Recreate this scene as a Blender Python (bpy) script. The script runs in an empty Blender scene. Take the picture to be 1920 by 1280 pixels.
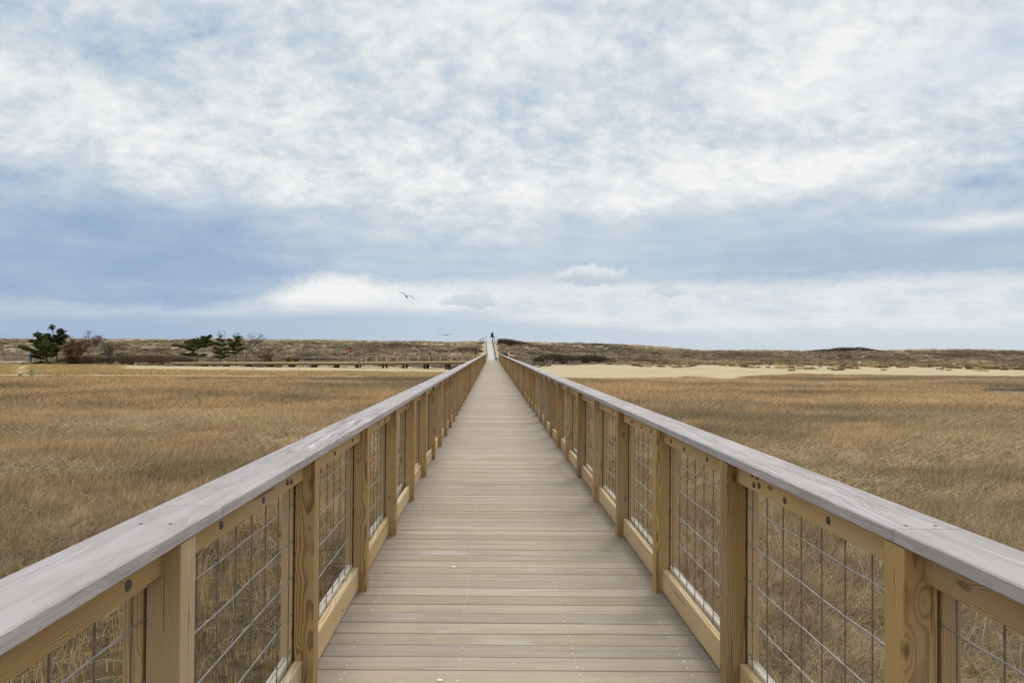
import bpy, bmesh, math, random
import numpy as np
from mathutils import Vector, Matrix
R = math.radians
random.seed(7); rng = np.random.default_rng(7)
scene = bpy.context.scene
C = scene.collection

# ------------------------------------------------------------------ camera
CAMH, F, VX, VY, ROLL = 1.57, 1280.0, 922.0, 657.0, 0.0065
cam = bpy.data.cameras.new('camera'); cam_o = bpy.data.objects.new('camera', cam); C.objects.link(cam_o)
cam.lens = 24.0; cam.sensor_width = 36.0; cam.clip_start = 0.05; cam.clip_end = 6000
cam.shift_x = 38/1920
cam_o.matrix_world = Matrix.Translation((0, 0, CAMH)) @ Matrix.Rotation(R(90)+0.0133, 4, 'X') @ Matrix.Rotation(ROLL, 4, 'Z')
scene.camera = cam_o

def ray(px, py):
    dx, dy = px-VX, py-VY
    return (dx+ROLL*dy)/F, -(dy-ROLL*dx)/F
def P(px, py, Y):                       # point of the place seen at a photo pixel, Y metres ahead
    a, e = ray(px, py); return Vector((a*Y, Y, CAMH+e*Y))

# ------------------------------------------------------------------ node helpers
class E:
    def __init__(s, t, sock): s.t, s.s = t, sock
    def m(s, op, *o, clamp=False):
        n = s.t.nodes.new('ShaderNodeMath'); n.operation = op; n.use_clamp = clamp
        for i, v in enumerate((s,)+o):
            if isinstance(v, E): s.t.links.new(v.s, n.inputs[i])
            else: n.inputs[i].default_value = v
        return E(s.t, n.outputs[0])
    def __add__(s, o): return s.m('ADD', o)
    def __sub__(s, o): return s.m('SUBTRACT', o)
    def __mul__(s, o): return s.m('MULTIPLY', o)
    def __truediv__(s, o): return s.m('DIVIDE', o)
    __radd__ = __add__; __rmul__ = __mul__
    def __rsub__(s, o): return (s*-1)+o
    def clamp(s): return s.m('ADD', 0.0, clamp=True)
    def step(s, a, b, lo=0.0, hi=1.0):
        n = s.t.nodes.new('ShaderNodeMapRange'); n.interpolation_type = 'SMOOTHSTEP'
        s.t.links.new(s.s, n.inputs['Value'])
        if a > b: a, b, lo, hi = b, a, hi, lo
        n.inputs['From Min'].default_value = a; n.inputs['From Max'].default_value = b
        n.inputs['To Min'].default_value = lo; n.inputs['To Max'].default_value = hi
        return E(s.t, n.outputs[0])
    def gauss(s, c, w):
        d = (s-c)*(1.0/w); return (d*d*-1).m('EXPONENT')
def link(t, v, sock):
    if isinstance(v, E): t.links.new(v.s, sock)
    else: sock.default_value = v
def sep(t, v):
    n = t.nodes.new('ShaderNodeSeparateXYZ'); link(t, v, n.inputs[0]); return [E(t, o) for o in n.outputs]
def comb(t, x, y, z):
    n = t.nodes.new('ShaderNodeCombineXYZ')
    for i, v in enumerate((x, y, z)): link(t, v, n.inputs[i])
    return E(t, n.outputs[0])
def noise(t, v, scale=1.0, detail=3.0, rough=0.5, dist=0.0, col=False):
    n = t.nodes.new('ShaderNodeTexNoise'); link(t, v, n.inputs['Vector'])
    n.inputs['Scale'].default_value = scale; n.inputs['Detail'].default_value = detail
    n.inputs['Roughness'].default_value = rough; n.inputs['Distortion'].default_value = dist
    return E(t, n.outputs['Color' if col else 'Fac'])
def srgb(r, g, b, k=1.0):
    f = lambda c: (c/255/12.92 if c <= 10 else ((c/255+0.055)/1.055)**2.4)*k
    return (f(r), f(g), f(b), 1.0)
def ramp(t, v, stops, interp='LINEAR'):
    n = t.nodes.new('ShaderNodeValToRGB'); link(t, v, n.inputs[0]); cr = n.color_ramp; cr.interpolation = interp
    while len(cr.elements) < len(stops): cr.elements.new(0.5)
    for e, (p, c) in zip(cr.elements, stops): e.position = p; e.color = c
    return E(t, n.outputs[0])
def mix(t, f, a, b, mode='MIX'):
    n = t.nodes.new('ShaderNodeMix'); n.data_type = 'RGBA'; n.blend_type = mode
    link(t, f, n.inputs[0]); link(t, a, n.inputs[6]); link(t, b, n.inputs[7]); return E(t, n.outputs[2])
def val(t, v):
    n = t.nodes.new('ShaderNodeValue'); n.outputs[0].default_value = v; return E(t, n.outputs[0])

# ------------------------------------------------------------------ world: blue sky under a broken cloud deck
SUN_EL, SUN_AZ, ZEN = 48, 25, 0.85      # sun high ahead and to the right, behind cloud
w = bpy.data.worlds.new('World'); scene.world = w; w.use_nodes = True
t = w.node_tree; t.nodes.clear()
bg = t.nodes.new('ShaderNodeBackground'); bg.inputs[1].default_value = 0.1
wo = t.nodes.new('ShaderNodeOutputWorld'); t.links.new(bg.outputs[0], wo.inputs[0])
sky = t.nodes.new('ShaderNodeTexSky'); sky.sky_type = 'NISHITA'; sky.sun_disc = False
sky.sun_elevation = R(SUN_EL); sky.sun_rotation = R(SUN_AZ)
tc = t.nodes.new('ShaderNodeTexCoord')
dirv = E(t, tc.outputs['Generated']); dx, dy, dz = sep(t, dirv)
hr = (dx*dx+dy*dy).m('SQRT').m('MAXIMUM', 0.001)
dz = dz.m('ABSOLUTE')
el = dz/hr
az = dx.m('ARCTAN2', dy)
def curve(x, pts, lo=-0.85, hi=0.85):                # piecewise curve over azimuth
    n = t.nodes.new('ShaderNodeFloatCurve'); c = n.mapping.curves[0]; n.mapping.use_clip = False
    pp = [((a-lo)/(hi-lo), b) for a, b in pts]
    while len(c.points) < len(pp): c.points.new(0.5, 0.5)
    for q_, (a, b) in zip(c.points, pp): q_.location = (a, b); q_.handle_type = 'AUTO'
    n.mapping.update(); u = ((x-lo)*(1/(hi-lo))).clamp(); t.links.new(u.s, n.inputs['Value']); return E(t, n.outputs[0])
def sk(px, py):
    a, e = ray(px, py); z = math.atan(a); return z, e*math.cos(z)
def blob(px, py, wx, wy, warp=0.05, tilt=0.0):
    z, e = sk(px, py)
    u = az+wn*(warp*2.2)-z; v = el+wn2*warp-e
    if tilt: v = v-u*tilt
    d = (u*(F/wx))*(u*(F/wx))+(v*(F/wy))*(v*(F/wy))
    return (d*-1).m('EXPONENT')
def row(pts): return [(sk(px, py)[0], sk(px, py)[1]) for px, py in pts]
def lev(pts): return [(sk(px, 500)[0], v) for px, v in pts]
plane = comb(t, dx/(dz+0.42), dy/(dz+0.42)*1.15, 0.0)
azel = comb(t, az*3.0, el*10.0, 0.0)
wn = noise(t, azel, 1.0, 5, 0.6)-0.5
wn2 = noise(t, comb(t, az*4.0+7.0, el*9.0, 3.0), 1.3, 4, 0.55)-0.5
low_s = noise(t, comb(t, az*2.2, el*26.0, 5.0), 1.6, 5, 0.55)-0.5
big = noise(t, plane, 2.6, 3, 0.5, 0.3)-0.5
mid = noise(t, plane, 8.0, 5, 0.50, 0.25)-0.5
n3 = noise(t, plane, 17.0, 5, 0.52, 0.3)
bil = 0.5-((n3-0.5).m('ABSOLUTE')*4.0)               # rounded puffs with darker creases
fine = noise(t, plane, 42.0, 5, 0.6, 0.2)-0.5
eb = curve(az, row([(-300, 400), (0, 400), (350, 425), (650, 470), (900, 478), (1200, 455), (1500, 440), (1920, 415), (2300, 410)]))
bandv = curve(az, lev([(-300, 0.14), (0, 0.14), (300, 0.10), (600, 0.27), (900, 0.38), (1200, 0.36), (1500, 0.27), (1920, 0.26), (2300, 0.25)]))
es = curve(az, row([(-300, 568), (0, 568), (460, 563), (530, 540), (620, 522), (720, 530), (850, 532), (980, 522), (1200, 530), (1400, 534), (1650, 522), (1920, 514), (2300, 510)]))
ez = curve(az, row([(-300, 582), (0, 582), (450, 584), (600, 578), (850, 588), (1100, 604), (1400, 622), (1700, 616), (1920, 606), (2300, 600)]))
sv = curve(az, lev([(-300, 0.50), (0, 0.52), (300, 0.48), (480, 0.60), (620, 1.0), (760, 0.80), (900, 0.74), (1150, 0.74), (1400, 0.72), (1700, 0.74), (1920, 0.70), (2300, 0.7)]))
lo_ = curve(az, lev([(-300, 0.22), (0, 0.24), (400, 0.30), (800, 0.44), (1200, 0.54), (1600, 0.58), (1920, 0.58), (2300, 0.58)]))
q1 = el+wn*0.06+wn2*0.03+mid*0.05-eb
up = q1.step(-0.05, 0.085)
amp = q1.step(-0.01, 0.10)
puffy = noise(t, plane, 22.0, 4, 0.5, 0.1)-0.5
deckv = 0.70+big*0.55+mid*0.85+puffy*0.58+bil*0.08+fine*0.40
bandB = bandv+0.08+low_s*0.30+mid*0.22+wn*0.12
B = bandB+(deckv-bandB)*up*(amp*0.6+0.4)
for px, py, wx, wy, k in ((60, 70, 340, 80, -0.26), (420, 60, 200, 50, -0.12), (560, 40, 120, 60, -0.15), (1210, 190, 150, 46, -0.10), (40, 330, 150, 60, -0.10),
                          (980, 200, 90, 50, -0.14), (720, 240, 120, 40, -0.16), (1860, 330, 190, 50, -0.16), (1880, 60, 90, 60, -0.10), (1100, 20, 140, 30, -0.10),
                          (520, 130, 110, 60, 0.14), (1000, 70, 150, 40, 0.08), (500, 330, 260, 60, 0.10), (1350, 350, 420, 46, 0.20),
                          (1650, 290, 200, 24, 0.14), (160, 170, 180, 40, 0.10), (1860, 412, 120, 15, 0.34), (1560, 130, 260, 60, 0.10)):
    B = B+blob(px, py, wx, wy)*k
q2 = el+wn2*0.02+mid*0.035+fine*0.02+low_s*0.012
stm = (es-q2).step(-0.012, 0.010)
lom = (ez-(el+low_s*0.02)).step(-0.012, 0.016)
stripB = sv+mid*0.45+fine*0.2+low_s*0.45
B = B+(stripB-B)*stm
B = B+((lo_+low_s*0.16)-B)*lom
ccol = ramp(t, B, [(0.0, srgb(134, 165, 203)), (0.20, srgb(158, 182, 214)), (0.42, srgb(186, 204, 223)), (0.60, srgb(207, 217, 229)),
                   (0.80, srgb(228, 234, 240)), (1.0, srgb(244, 246, 249))])
# small puffs floating in the bright strip
def puff(px, py, wx, wy):
    z, e = sk(px, py)
    pn = noise(t, comb(t, az*40.0, el*40.0, px*0.01), 1.0, 4, 0.6)-0.5
    u = (az-z)*(F/wx)+pn*1.6; v = (el-e)*(F/wy)+pn*2.4
    flat = v.step(-0.9, -0.5)
    return ((u*u+v*v).m('SQRT')).step(1.3, 0.75)*flat, v
for px, py, wx, wy, k in ((1112, 518, 66, 20, 0.9), (885, 566, 50, 15, 0.8), (1252, 546, 32, 10, 0.7)):
    mk, v = puff(px, py, wx, wy); mk = mk*1.0
    pc = ramp(t, v.step(-1.0, 1.0), [(0.0, srgb(182, 198, 216)), (0.5, srgb(202, 213, 225)), (1.0, srgb(232, 236, 240) if k == 0.9 else srgb(202, 214, 226))])
    ccol = mix(t, mk*k, ccol, pc)
# gaps where the real sky shows
gap = blob(1740, 135, 110, 30, 0.10)*0.35+blob(1900, 60, 60, 40, 0.1)*0.4+blob(1905, 290, 40, 30, 0.05)*0.15
cover = (1.0-gap*(fine*4.0+mid*3.0+0.8).clamp()).clamp()
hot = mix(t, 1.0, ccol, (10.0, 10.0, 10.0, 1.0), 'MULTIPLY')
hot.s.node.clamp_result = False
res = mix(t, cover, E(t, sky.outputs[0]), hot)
zen = dz.step(0.48, 0.85)                       # sky above the view brightened, added to light the ground
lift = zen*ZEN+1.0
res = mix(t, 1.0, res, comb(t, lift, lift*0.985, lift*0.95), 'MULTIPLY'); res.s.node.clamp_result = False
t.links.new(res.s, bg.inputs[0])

# ------------------------------------------------------------------ sun through the cloud
sl = bpy.data.lights.new('sun', 'SUN'); sl.energy = 1.5; sl.angle = R(22); sl.color = (1.0, 0.95, 0.88)
so = bpy.data.objects.new('sun', sl); C.objects.link(so)
sd = Vector((math.sin(R(SUN_AZ))*math.cos(R(SUN_EL)), math.cos(R(SUN_AZ))*math.cos(R(SUN_EL)), math.sin(R(SUN_EL))))
so.rotation_euler = sd.to_track_quat('Z', 'Y').to_euler(); so.location = (0, 0, 60)
scene.view_settings.view_transform = 'Standard'; scene.view_settings.look = 'None'
scene.view_settings.exposure = 0.0; scene.view_settings.gamma = 1.0
scene.view_settings.use_curve_mapping = False

# ------------------------------------------------------------------ object helpers
def tag(o, label=None, cat=None, group=None, kind=None):
    if label: o['label'] = label
    if cat: o['category'] = cat
    if group: o['group'] = group
    if kind: o['kind'] = kind
    return o
def thing(name, label, cat, loc=(0, 0, 0), rz=0.0, group=None):
    o = bpy.data.objects.new(name, None); C.objects.link(o); o.empty_display_size = 0.2
    o.location = loc; o.rotation_euler = (0, 0, rz); return tag(o, label, cat, group)
class MB:
    def __init__(s): s.v = []; s.f = []; s.mi = []; s.cur = 0
    def add(s, vs, fs):
        b = len(s.v); s.v += [tuple(x) for x in vs]; s.f += [tuple(i+b for i in f) for f in fs]; s.mi += [s.cur]*len(fs)
    def box(s, x0, x1, y0, y1, z0, z1):
        s.add([(x0, y0, z0), (x1, y0, z0), (x1, y1, z0), (x0, y1, z0), (x0, y0, z1), (x1, y0, z1), (x1, y1, z1), (x0, y1, z1)],
              [(3, 2, 1, 0), (4, 5, 6, 7), (0, 1, 5, 4), (1, 2, 6, 5), (2, 3, 7, 6), (3, 0, 4, 7)])
    def bar(s, x0, x1, y0, y1, z0, z1, axis, c=0.003):     # box with its long edges eased
        lo = (x0, y0, z0); hi = (x1, y1, z1); a = axis; p, q = [(1, 2), (0, 2), (0, 1)][a]
        pr = [(lo[p]+c, lo[q]), (hi[p]-c, lo[q]), (hi[p], lo[q]+c), (hi[p], hi[q]-c), (hi[p]-c, hi[q]), (lo[p]+c, hi[q]), (lo[p], hi[q]-c), (lo[p], lo[q]+c)]
        vs = []
        for L in (lo[a], hi[a]):
            for u, w_ in pr:
                v = [0, 0, 0]; v[a] = L; v[p] = u; v[q] = w_; vs.append(v)
        fs = [tuple(range(8))[::-1], tuple(range(8, 16))]
        for i in range(8): j = (i+1) % 8; fs.append((i, j, j+8, i+8))
        s.add(vs, fs)
    def tube(s, pts, r, n=6, r1=None):
        pts = [Vector(p) for p in pts]; m = len(pts); r1 = r if r1 is None else r1
        vs = []; fs = []
        for k, p in enumerate(pts):
            d = (pts[min(k+1, m-1)]-pts[max(k-1, 0)]).normalized()
            u = d.cross(Vector((0, 0, 1)))
            if u.length < 0.05: u = d.cross(Vector((0, 1, 0)))
            u.normalize(); v = d.cross(u); rr = r+(r1-r)*k/max(m-1, 1)
            for i in range(n):
                a = 2*math.pi*i/n; vs.append(p+u*(math.cos(a)*rr)+v*(math.sin(a)*rr))
        for k in range(m-1):
            for i in range(n):
                j = (i+1) % n; fs.append((k*n+i, k*n+j, (k+1)*n+j, (k+1)*n+i))
        fs.append(tuple(range(n))[::-1]); fs.append(tuple(range((m-1)*n, m*n)))
        s.add(vs, fs)
    def dome(s, c, nrm, r, h, n=10):                        # low domed bolt head
        c = Vector(c); nrm = Vector(nrm).normalized(); u = nrm.orthogonal().normalized(); v = nrm.cross(u); vs = []; fs = []
        for k, (rr, hh) in enumerate(((1, 0), (1, .35), (.7, .8), (.3, 1))):
            for i in range(n):
                a = 2*math.pi*i/n; vs.append(c+u*(math.cos(a)*r*rr)+v*(math.sin(a)*r*rr)+nrm*(h*hh))
        for k in range(3):
            for i in range(n):
                j = (i+1) % n; fs.append((k*n+i, k*n+j, (k+1)*n+j, (k+1)*n+i))
        fs.append(tuple(range(3*n, 4*n))); s.add(vs, fs)
    def build(s, name, mat, parent=None, loc=None, smooth=False):
        me = bpy.data.meshes.new(name); me.from_pydata(s.v, [], s.f)
        for m_ in (mat if isinstance(mat, (list, tuple)) else [mat]): me.materials.append(m_)
        if any(s.mi): me.polygons.foreach_set('material_index', s.mi)
        bm = bmesh.new(); bm.from_mesh(me); bmesh.ops.recalc_face_normals(bm, faces=bm.faces); bm.to_mesh(me); bm.free()
        if smooth: me.shade_smooth()
        o = bpy.data.objects.new(name, me); C.objects.link(o)
        if parent: o.parent = parent
        if loc is not None: o.location = loc
        return o
def dup(o, parent=None, loc=None):
    c = o.copy(); C.objects.link(c)
    if parent is not None: c.parent = parent
    if loc is not None: c.location = loc
    return c
def mat(name, rough=0.8, spec=0.25):
    m = bpy.data.materials.new(name); m.use_nodes = True; t = m.node_tree
    b = t.nodes['Principled BSDF']; b.inputs['Roughness'].default_value = rough; b.inputs['Specular IOR Level'].default_value = spec
    return m, t, b
def bump(t, b, h, dist, strength=1.0):
    n = t.nodes.new('ShaderNodeBump'); link(t, h, n.inputs['Height']); n.inputs['Distance'].default_value = dist
    n.inputs['Strength'].default_value = strength; t.links.new(n.outputs[0], b.inputs['Normal'])
def plain(name, col, rough=0.8, var=0.15, scale=3.0, metal=0.0):
    m, t, b = mat(name, rough); g = t.nodes.new('ShaderNodeNewGeometry'); n = noise(t, E(t, g.outputs['Position']), scale, 4)
    d = tuple(c*(1-var) for c in col[:3])+(1,); l = tuple(min(1, c*(1+var)) for c in col[:3])+(1,)
    link(t, ramp(t, n, [(0.3, d), (0.7, l)]), b.inputs['Base Color']); b.inputs['Metallic'].default_value = metal
    return m

# ------------------------------------------------------------------ wood materials
def ocoords(t):
    tcn = t.nodes.new('ShaderNodeTexCoord'); oi = t.nodes.new('ShaderNodeObjectInfo')
    return sep(t, E(t, tcn.outputs['Object'])), E(t, oi.outputs['Random'])
def pine(name, axis, light, dark, grey=0.12, ringk=165.0, contrast=0.62):
    m, t, b = mat(name, 0.72, 0.22)
    xyz, rnd = ocoords(t); L = xyz[axis]; a, c = [xyz[i] for i in range(3) if i != axis]
    rn2 = (rnd*91.7).m('FRACT'); rn3 = (rnd*37.3).m('FRACT')
    wob = sep(t, noise(t, comb(t, L*0.9, rnd*40.0, 2.0), 1.6, 3, 0.55, col=True))
    ca = a+(rn2-0.5)*0.10+(wob[0]-0.5)*0.06; cc = c+(rn3-0.5)*0.10+(wob[1]-0.5)*0.06
    vo = t.nodes.new('ShaderNodeTexVoronoi'); vo.inputs['Scale'].default_value = 1.0
    link(t, comb(t, a*9.0+rnd*31.0, c*9.0, L*3.4+rn2*17.0), vo.inputs['Vector'])
    kd = E(t, vo.outputs['Distance'])
    r = (ca*ca+cc*cc).m('SQRT')+kd.step(0.30, 0.02)*0.015
    r = r+noise(t, comb(t, a*12.0, c*12.0, L*3.0+rnd*9.0), 1.0, 3)*0.012
    ring = (r*ringk).m('FRACT')
    late = ring.step(0.25, 0.92)*ring.step(1.0, 0.93)
    knot = kd.step(0.13, 0.05)
    fib = noise(t, comb(t, a*420.0, c*420.0, L*9.0), 1.0, 2)
    tone = noise(t, comb(t, a*14.0+rnd*50.0, c*14.0, L*1.8), 1.0, 3)
    f = late*contrast+(fib-0.5)*0.3+(tone-0.5)*0.55+(rn2-0.5)*0.50+0.1
    mid_ = tuple((light[i]+dark[i])*0.5 for i in range(3))+(1,)
    col = ramp(t, f, [(0.0, light), (0.5, mid_), (1.0, dark)])
    col = mix(t, knot*0.75, col, srgb(84, 56, 34))
    gn = noise(t, comb(t, a*9.0, c*9.0+rnd*20.0, L*1.1), 1.0, 4).step(0.42, 0.78)
    col = mix(t, gn*grey*2.2+rn3.step(0.80, 0.98)*0.45*(grey*5), col, srgb(158, 150, 140))
    # fine drying checks
    chk = noise(t, comb(t, a*60.0+rnd*13.0, c*60.0, L*1.6), 1.0, 2, 0.4).step(0.285, 0.25)
    col = mix(t, chk*0.7, col, srgb(58, 42, 28))
    link(t, col, b.inputs['Base Color'])
    bump(t, b, late*-0.5+fib*0.5-chk*2.0-knot*0.6, 0.0012, 0.6)
    return m
POST = pine('pine_post', 2, srgb(184, 150, 98), srgb(104, 76, 40), 0.16)
RAIL = pine('pine_rail', 1, srgb(194, 162, 110), srgb(122, 90, 50), 0.10, 170.0)
KICK = pine('pine_kick_board', 1, srgb(208, 182, 138), srgb(148, 116, 72), 0.12, 120.0, 0.6)
BACK = pine('pine_backing', 2, srgb(196, 168, 124), srgb(146, 114, 72), 0.2)
PALE = pine('pine_weathered', 1, srgb(204, 196, 178), srgb(150, 138, 120), 0.25)

def grey_cap():
    m, t, b = mat('weathered_handrail', 0.78, 0.2)
    (x, y, z), rnd = ocoords(t); oi2 = t.nodes.new('ShaderNodeObjectInfo'); wild = sep(t, E(t, oi2.outputs['Color']))[0]
    gx = x+noise(t, comb(t, x*4.0, y*1.5+rnd*30.0, z), 1.0, 3)*0.16
    ring = noise(t, comb(t, gx*60.0+rnd*19.0, y*1.6, z*60.0), 1.0, 4, 0.55, 0.9)
    streak = noise(t, comb(t, gx*150.0, y*4.0+rnd*11.0, z*150.0), 1.0, 3, 0.6)
    cloud = noise(t, comb(t, x*7.0, y*2.2+rnd*23.0, z*7.0), 1.0, 5, 0.6)
    base = ramp(t, cloud*0.7+streak*0.3, [(0.25, srgb(134, 127, 124)), (0.5, srgb(165, 159, 156)), (0.75, srgb(188, 183, 180))])
    crack = ring.step(0.47, 0.38)*(0.22+wild*0.6)
    col = mix(t, crack*(cloud*1.4).clamp(), base, srgb(112, 106, 104))
    col = mix(t, ring.step(0.55, 0.72)*(0.12+wild*0.5), col, srgb(222, 220, 218))
    st = noise(t, comb(t, x*22.0, y*14.0+rnd*7.0, z*22.0), 1.0, 4, 0.7).step(0.66, 0.76)
    col = mix(t, st*0.7, col, srgb(106, 96, 88))
    col = mix(t, (streak-0.5).clamp()*1.6, col, srgb(120, 113, 110))
    link(t, col, b.inputs['Base Color'])
    bump(t, b, streak*0.6+ring*0.9*(0.5+wild), 0.003, 0.8)
    return m
CAP = grey_cap()

def deck_mat():
    m, t, b = mat('deck_board', 0.7, 0.25)
    tcn = t.nodes.new('ShaderNodeTexCoord'); x, y, z = sep(t, E(t, tcn.outputs['Object']))
    at = t.nodes.new('ShaderNodeAttribute'); at.attribute_name = 'rnd'; r = E(t, at.outputs['Fac'])
    r2 = (r*71.3).m('FRACT'); r3 = (r*313.7).m('FRACT')
    yw = y+noise(t, comb(t, x*1.6+r*90.0, y*3.0, r*7.0), 1.0, 3)*0.075
    g = noise(t, comb(t, x*1.1+r*40.0, yw*48.0, r*20.0), 1.0, 4, 0.6, 0.5)
    f = noise(t, comb(t, x*7.0, y*330.0, r*3.0), 1.0, 3, 0.6)
    c = noise(t, comb(t, x*2.2+r*60.0, y*5.0, r*9.0), 1.0, 4, 0.6)
    base = ramp(t, r2, [(0.0, srgb(150, 136, 115)), (0.35, srgb(161, 146, 123)), (0.7, srgb(168, 152, 129)), (1.0, srgb(177, 160, 138))])
    col = mix(t, r3.step(0.62, 0.95)*0.4, base, srgb(160, 151, 142))
    st = noise(t, comb(t, x*1.5, y*0.8, 3.0), 1.0, 6, 0.65); col = mix(t, st.step(0.52, 0.72)*0.35, col, srgb(134, 122, 110))
    col = mix(t, g.step(0.50, 0.72)*0.60, col, srgb(124, 106, 88))
    col = mix(t, g.step(0.46, 0.30)*0.30, col, srgb(200, 188, 172))
    col = mix(t, (f-0.35).clamp()*0.55, col, srgb(134, 118, 102))
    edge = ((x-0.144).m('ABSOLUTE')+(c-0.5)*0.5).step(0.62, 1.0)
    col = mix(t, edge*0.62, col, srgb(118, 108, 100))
    col = mix(t, c.step(0.55, 0.8)*0.35, col, srgb(196, 190, 184))
    link(t, col, b.inputs['Base Color']); bump(t, b, f*0.4+g*0.5, 0.0012, 0.5)
    return m
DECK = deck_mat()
STEEL = plain('galvanised_wire', srgb(150, 147, 142), 0.42, 0.2, 30.0, 0.55)
STEEL2 = plain('rusty_wire', srgb(120, 108, 94), 0.6, 0.3, 40.0, 0.3)
BOLT = plain('bolt_head', srgb(84, 86, 88), 0.55, 0.2, 30.0, 0.6)
SCREW = plain('screw_head', srgb(206, 206, 204), 0.45, 0.1, 30.0, 0.3)
GAPM = plain('joist_wood', srgb(70, 60, 48), 0.9)
DROP = plain('bird_dropping', srgb(226, 224, 216), 0.9)

# ------------------------------------------------------------------ terrain
def vnoise(x, y, seed=0):                        # smooth value noise, vectorised
    x = np.asarray(x, float); y = np.asarray(y, float); xi = np.floor(x).astype(np.int64); yi = np.floor(y).astype(np.int64)
    fx = x-xi; fy = y-yi; fx = fx*fx*(3-2*fx); fy = fy*fy*(3-2*fy)
    def hsh(a, b):
        n = (a*374761393+b*668265263+seed*1442695041) & 0x7fffffff
        n = ((n ^ (n >> 13))*1274126177) & 0x7fffffff
        return ((n ^ (n >> 16)) & 0xffff)/65535.0
    return (hsh(xi, yi)*(1-fx)+hsh(xi+1, yi)*fx)*(1-fy)+(hsh(xi, yi+1)*(1-fx)+hsh(xi+1, yi+1)*fx)*fy
def fbm(x, y, seed=0, o=4):
    s = 0; a = 0.5
    for k in range(o): s = s+a*vnoise(x*2**k, y*2**k, seed+k); a *= 0.5
    return s/(1-0.5**o)
def sst(x, a, b): q = np.clip((x-a)/(b-a), 0, 1); return q*q*(3-2*q)
CR = 180.0
crest_px = np.array([-400, 0, 330, 450, 620, 700, 850, 905, 940, 1000, 1100, 1180, 1250, 1320, 1400, 1500, 1540, 1650, 1800, 1920, 2400])
crest_py = np.array([640, 638.5, 638.5, 638, 640, 642, 643.5, 642, 642, 644.5, 646, 649, 654, 660, 659.5, 661, 660, 659.5, 658, 660, 660])
edge_px = np.array([-400, 0, 300, 600, 900, 1050, 1200, 1300, 1368, 1420, 1500, 1700, 1920, 2400])
edge_py = np.array([707, 707, 707, 709, 712, 712, 711, 709, 714, 706.5, 703.5, 706, 708.5, 712])
MZ = -1.5
def pxof(x, y): return VX+F*np.asarray(x, float)/np.maximum(y, 3.0)
def crest_z(px):
    dy = (np.interp(px, crest_px, crest_py)-VY)-ROLL*(px-VX); return CAMH-dy/F*CR
def edge_Y(px):
    dy = (np.interp(px, edge_px, edge_py)-VY)-ROLL*(px-VX); return (CAMH-MZ)*F/dy
def creek(x, y):
    d = np.sqrt(((x-57)/19.0)**2+((y-57.0-0.10*(x-50)+1.0*np.sin(x*0.5))/7.6)**2)+0.12*(fbm(x*.6, y*.6, 5)-.5)
    return 1-sst(d, 0.86, 1.02)
def H(x, y):
    x = np.asarray(x, float); y = np.asarray(y, float); px = pxof(x, y); zc = crest_z(px)
    eY = edge_Y(px)
    z = MZ+0.10*(fbm(x*.25, y*.25, 1)-.5)+0.10*(fbm(x*1.6, y*1.6, 2)-.5)*(y < 40)
    rgt = sst(px, 880, 1150); z = z+sst(y, eY-1.0, 119)*(0.05+0.78*rgt)+sst(y, eY, eY+2)*0.04
    f = sst(y, 116, CR+14)*1.06; f = np.minimum(f, 1)
    hum = (fbm(x*.06, y*.05, 9)-.5)*3.0+(fbm(x*.22, y*.2, 11)-.5)*0.8
    z = z*(1-f)+zc*f+hum*np.clip(f*(1-f)*3, 0, 1)
    z = z+((fbm(x*.18, y*.18, 14)-.5)*0.7+(fbm(x*.6, y*.4, 15)-.5)*0.35)*sst(y, 160, 175)
    z = np.where(y > CR+14, zc-0.045*(y-CR-14), z); z = np.maximum(z, -14)
    # corridor of the path over the dune
    pc = -0.05-0.56*np.clip((y-137)/38, 0, 1); pz = np.interp(y, [104, 128, 137, 175, 190], [-1.1, -0.45, -0.12, 3.50, 3.3])
    k = (1-sst(np.abs(x-pc), 1.2, 5.0))*sst(y, 112, 128)*(1-sst(y, 180, 200))
    z = z*(1-k)+pz*k
    return z-0.50*creek(x, y)
def Hs(x, y): return float(H(np.array([x]), np.array([y]))[0])

xs = np.unique(np.concatenate([np.linspace(-110, 130, 241), np.linspace(-8, 8, 54), -110-np.geomspace(3, 2500, 22), 130+np.geomspace(3, 2500, 22)]))
ys = np.unique(np.concatenate([np.linspace(-6, 16, 74), np.linspace(16, 62, 70), np.linspace(62, 128, 120), np.linspace(128, 200, 90), 200+np.geomspace(3, 3000, 24), -6-np.geomspace(3, 1500, 18)]))
X, Y = np.meshgrid(xs, ys); Z = H(X, Y); ny, nx = X.shape
me = bpy.data.meshes.new('ground')
vv = np.stack([X, Y, Z], -1).reshape(-1, 3)
ii = np.arange(ny*nx).reshape(ny, nx); q = np.stack([ii[:-1, :-1], ii[:-1, 1:], ii[1:, 1:], ii[1:, :-1]], -1).reshape(-1, 4)
def np_mesh(me, v, quads):
    me.vertices.add(len(v)); me.vertices.foreach_set('co', v.astype(np.float32).ravel())
    n = len(quads); me.loops.add(n*4); me.loops.foreach_set('vertex_index', quads.astype(np.int32).ravel())
    me.polygons.add(n); me.polygons.foreach_set('loop_start', np.arange(0, n*4, 4, dtype=np.int32))
    me.update(calc_edges=True); me.validate()
np_mesh(me, vv, q); me.shade_smooth()
PXg = pxof(X, Y); EY = edge_Y(PXg)
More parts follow.
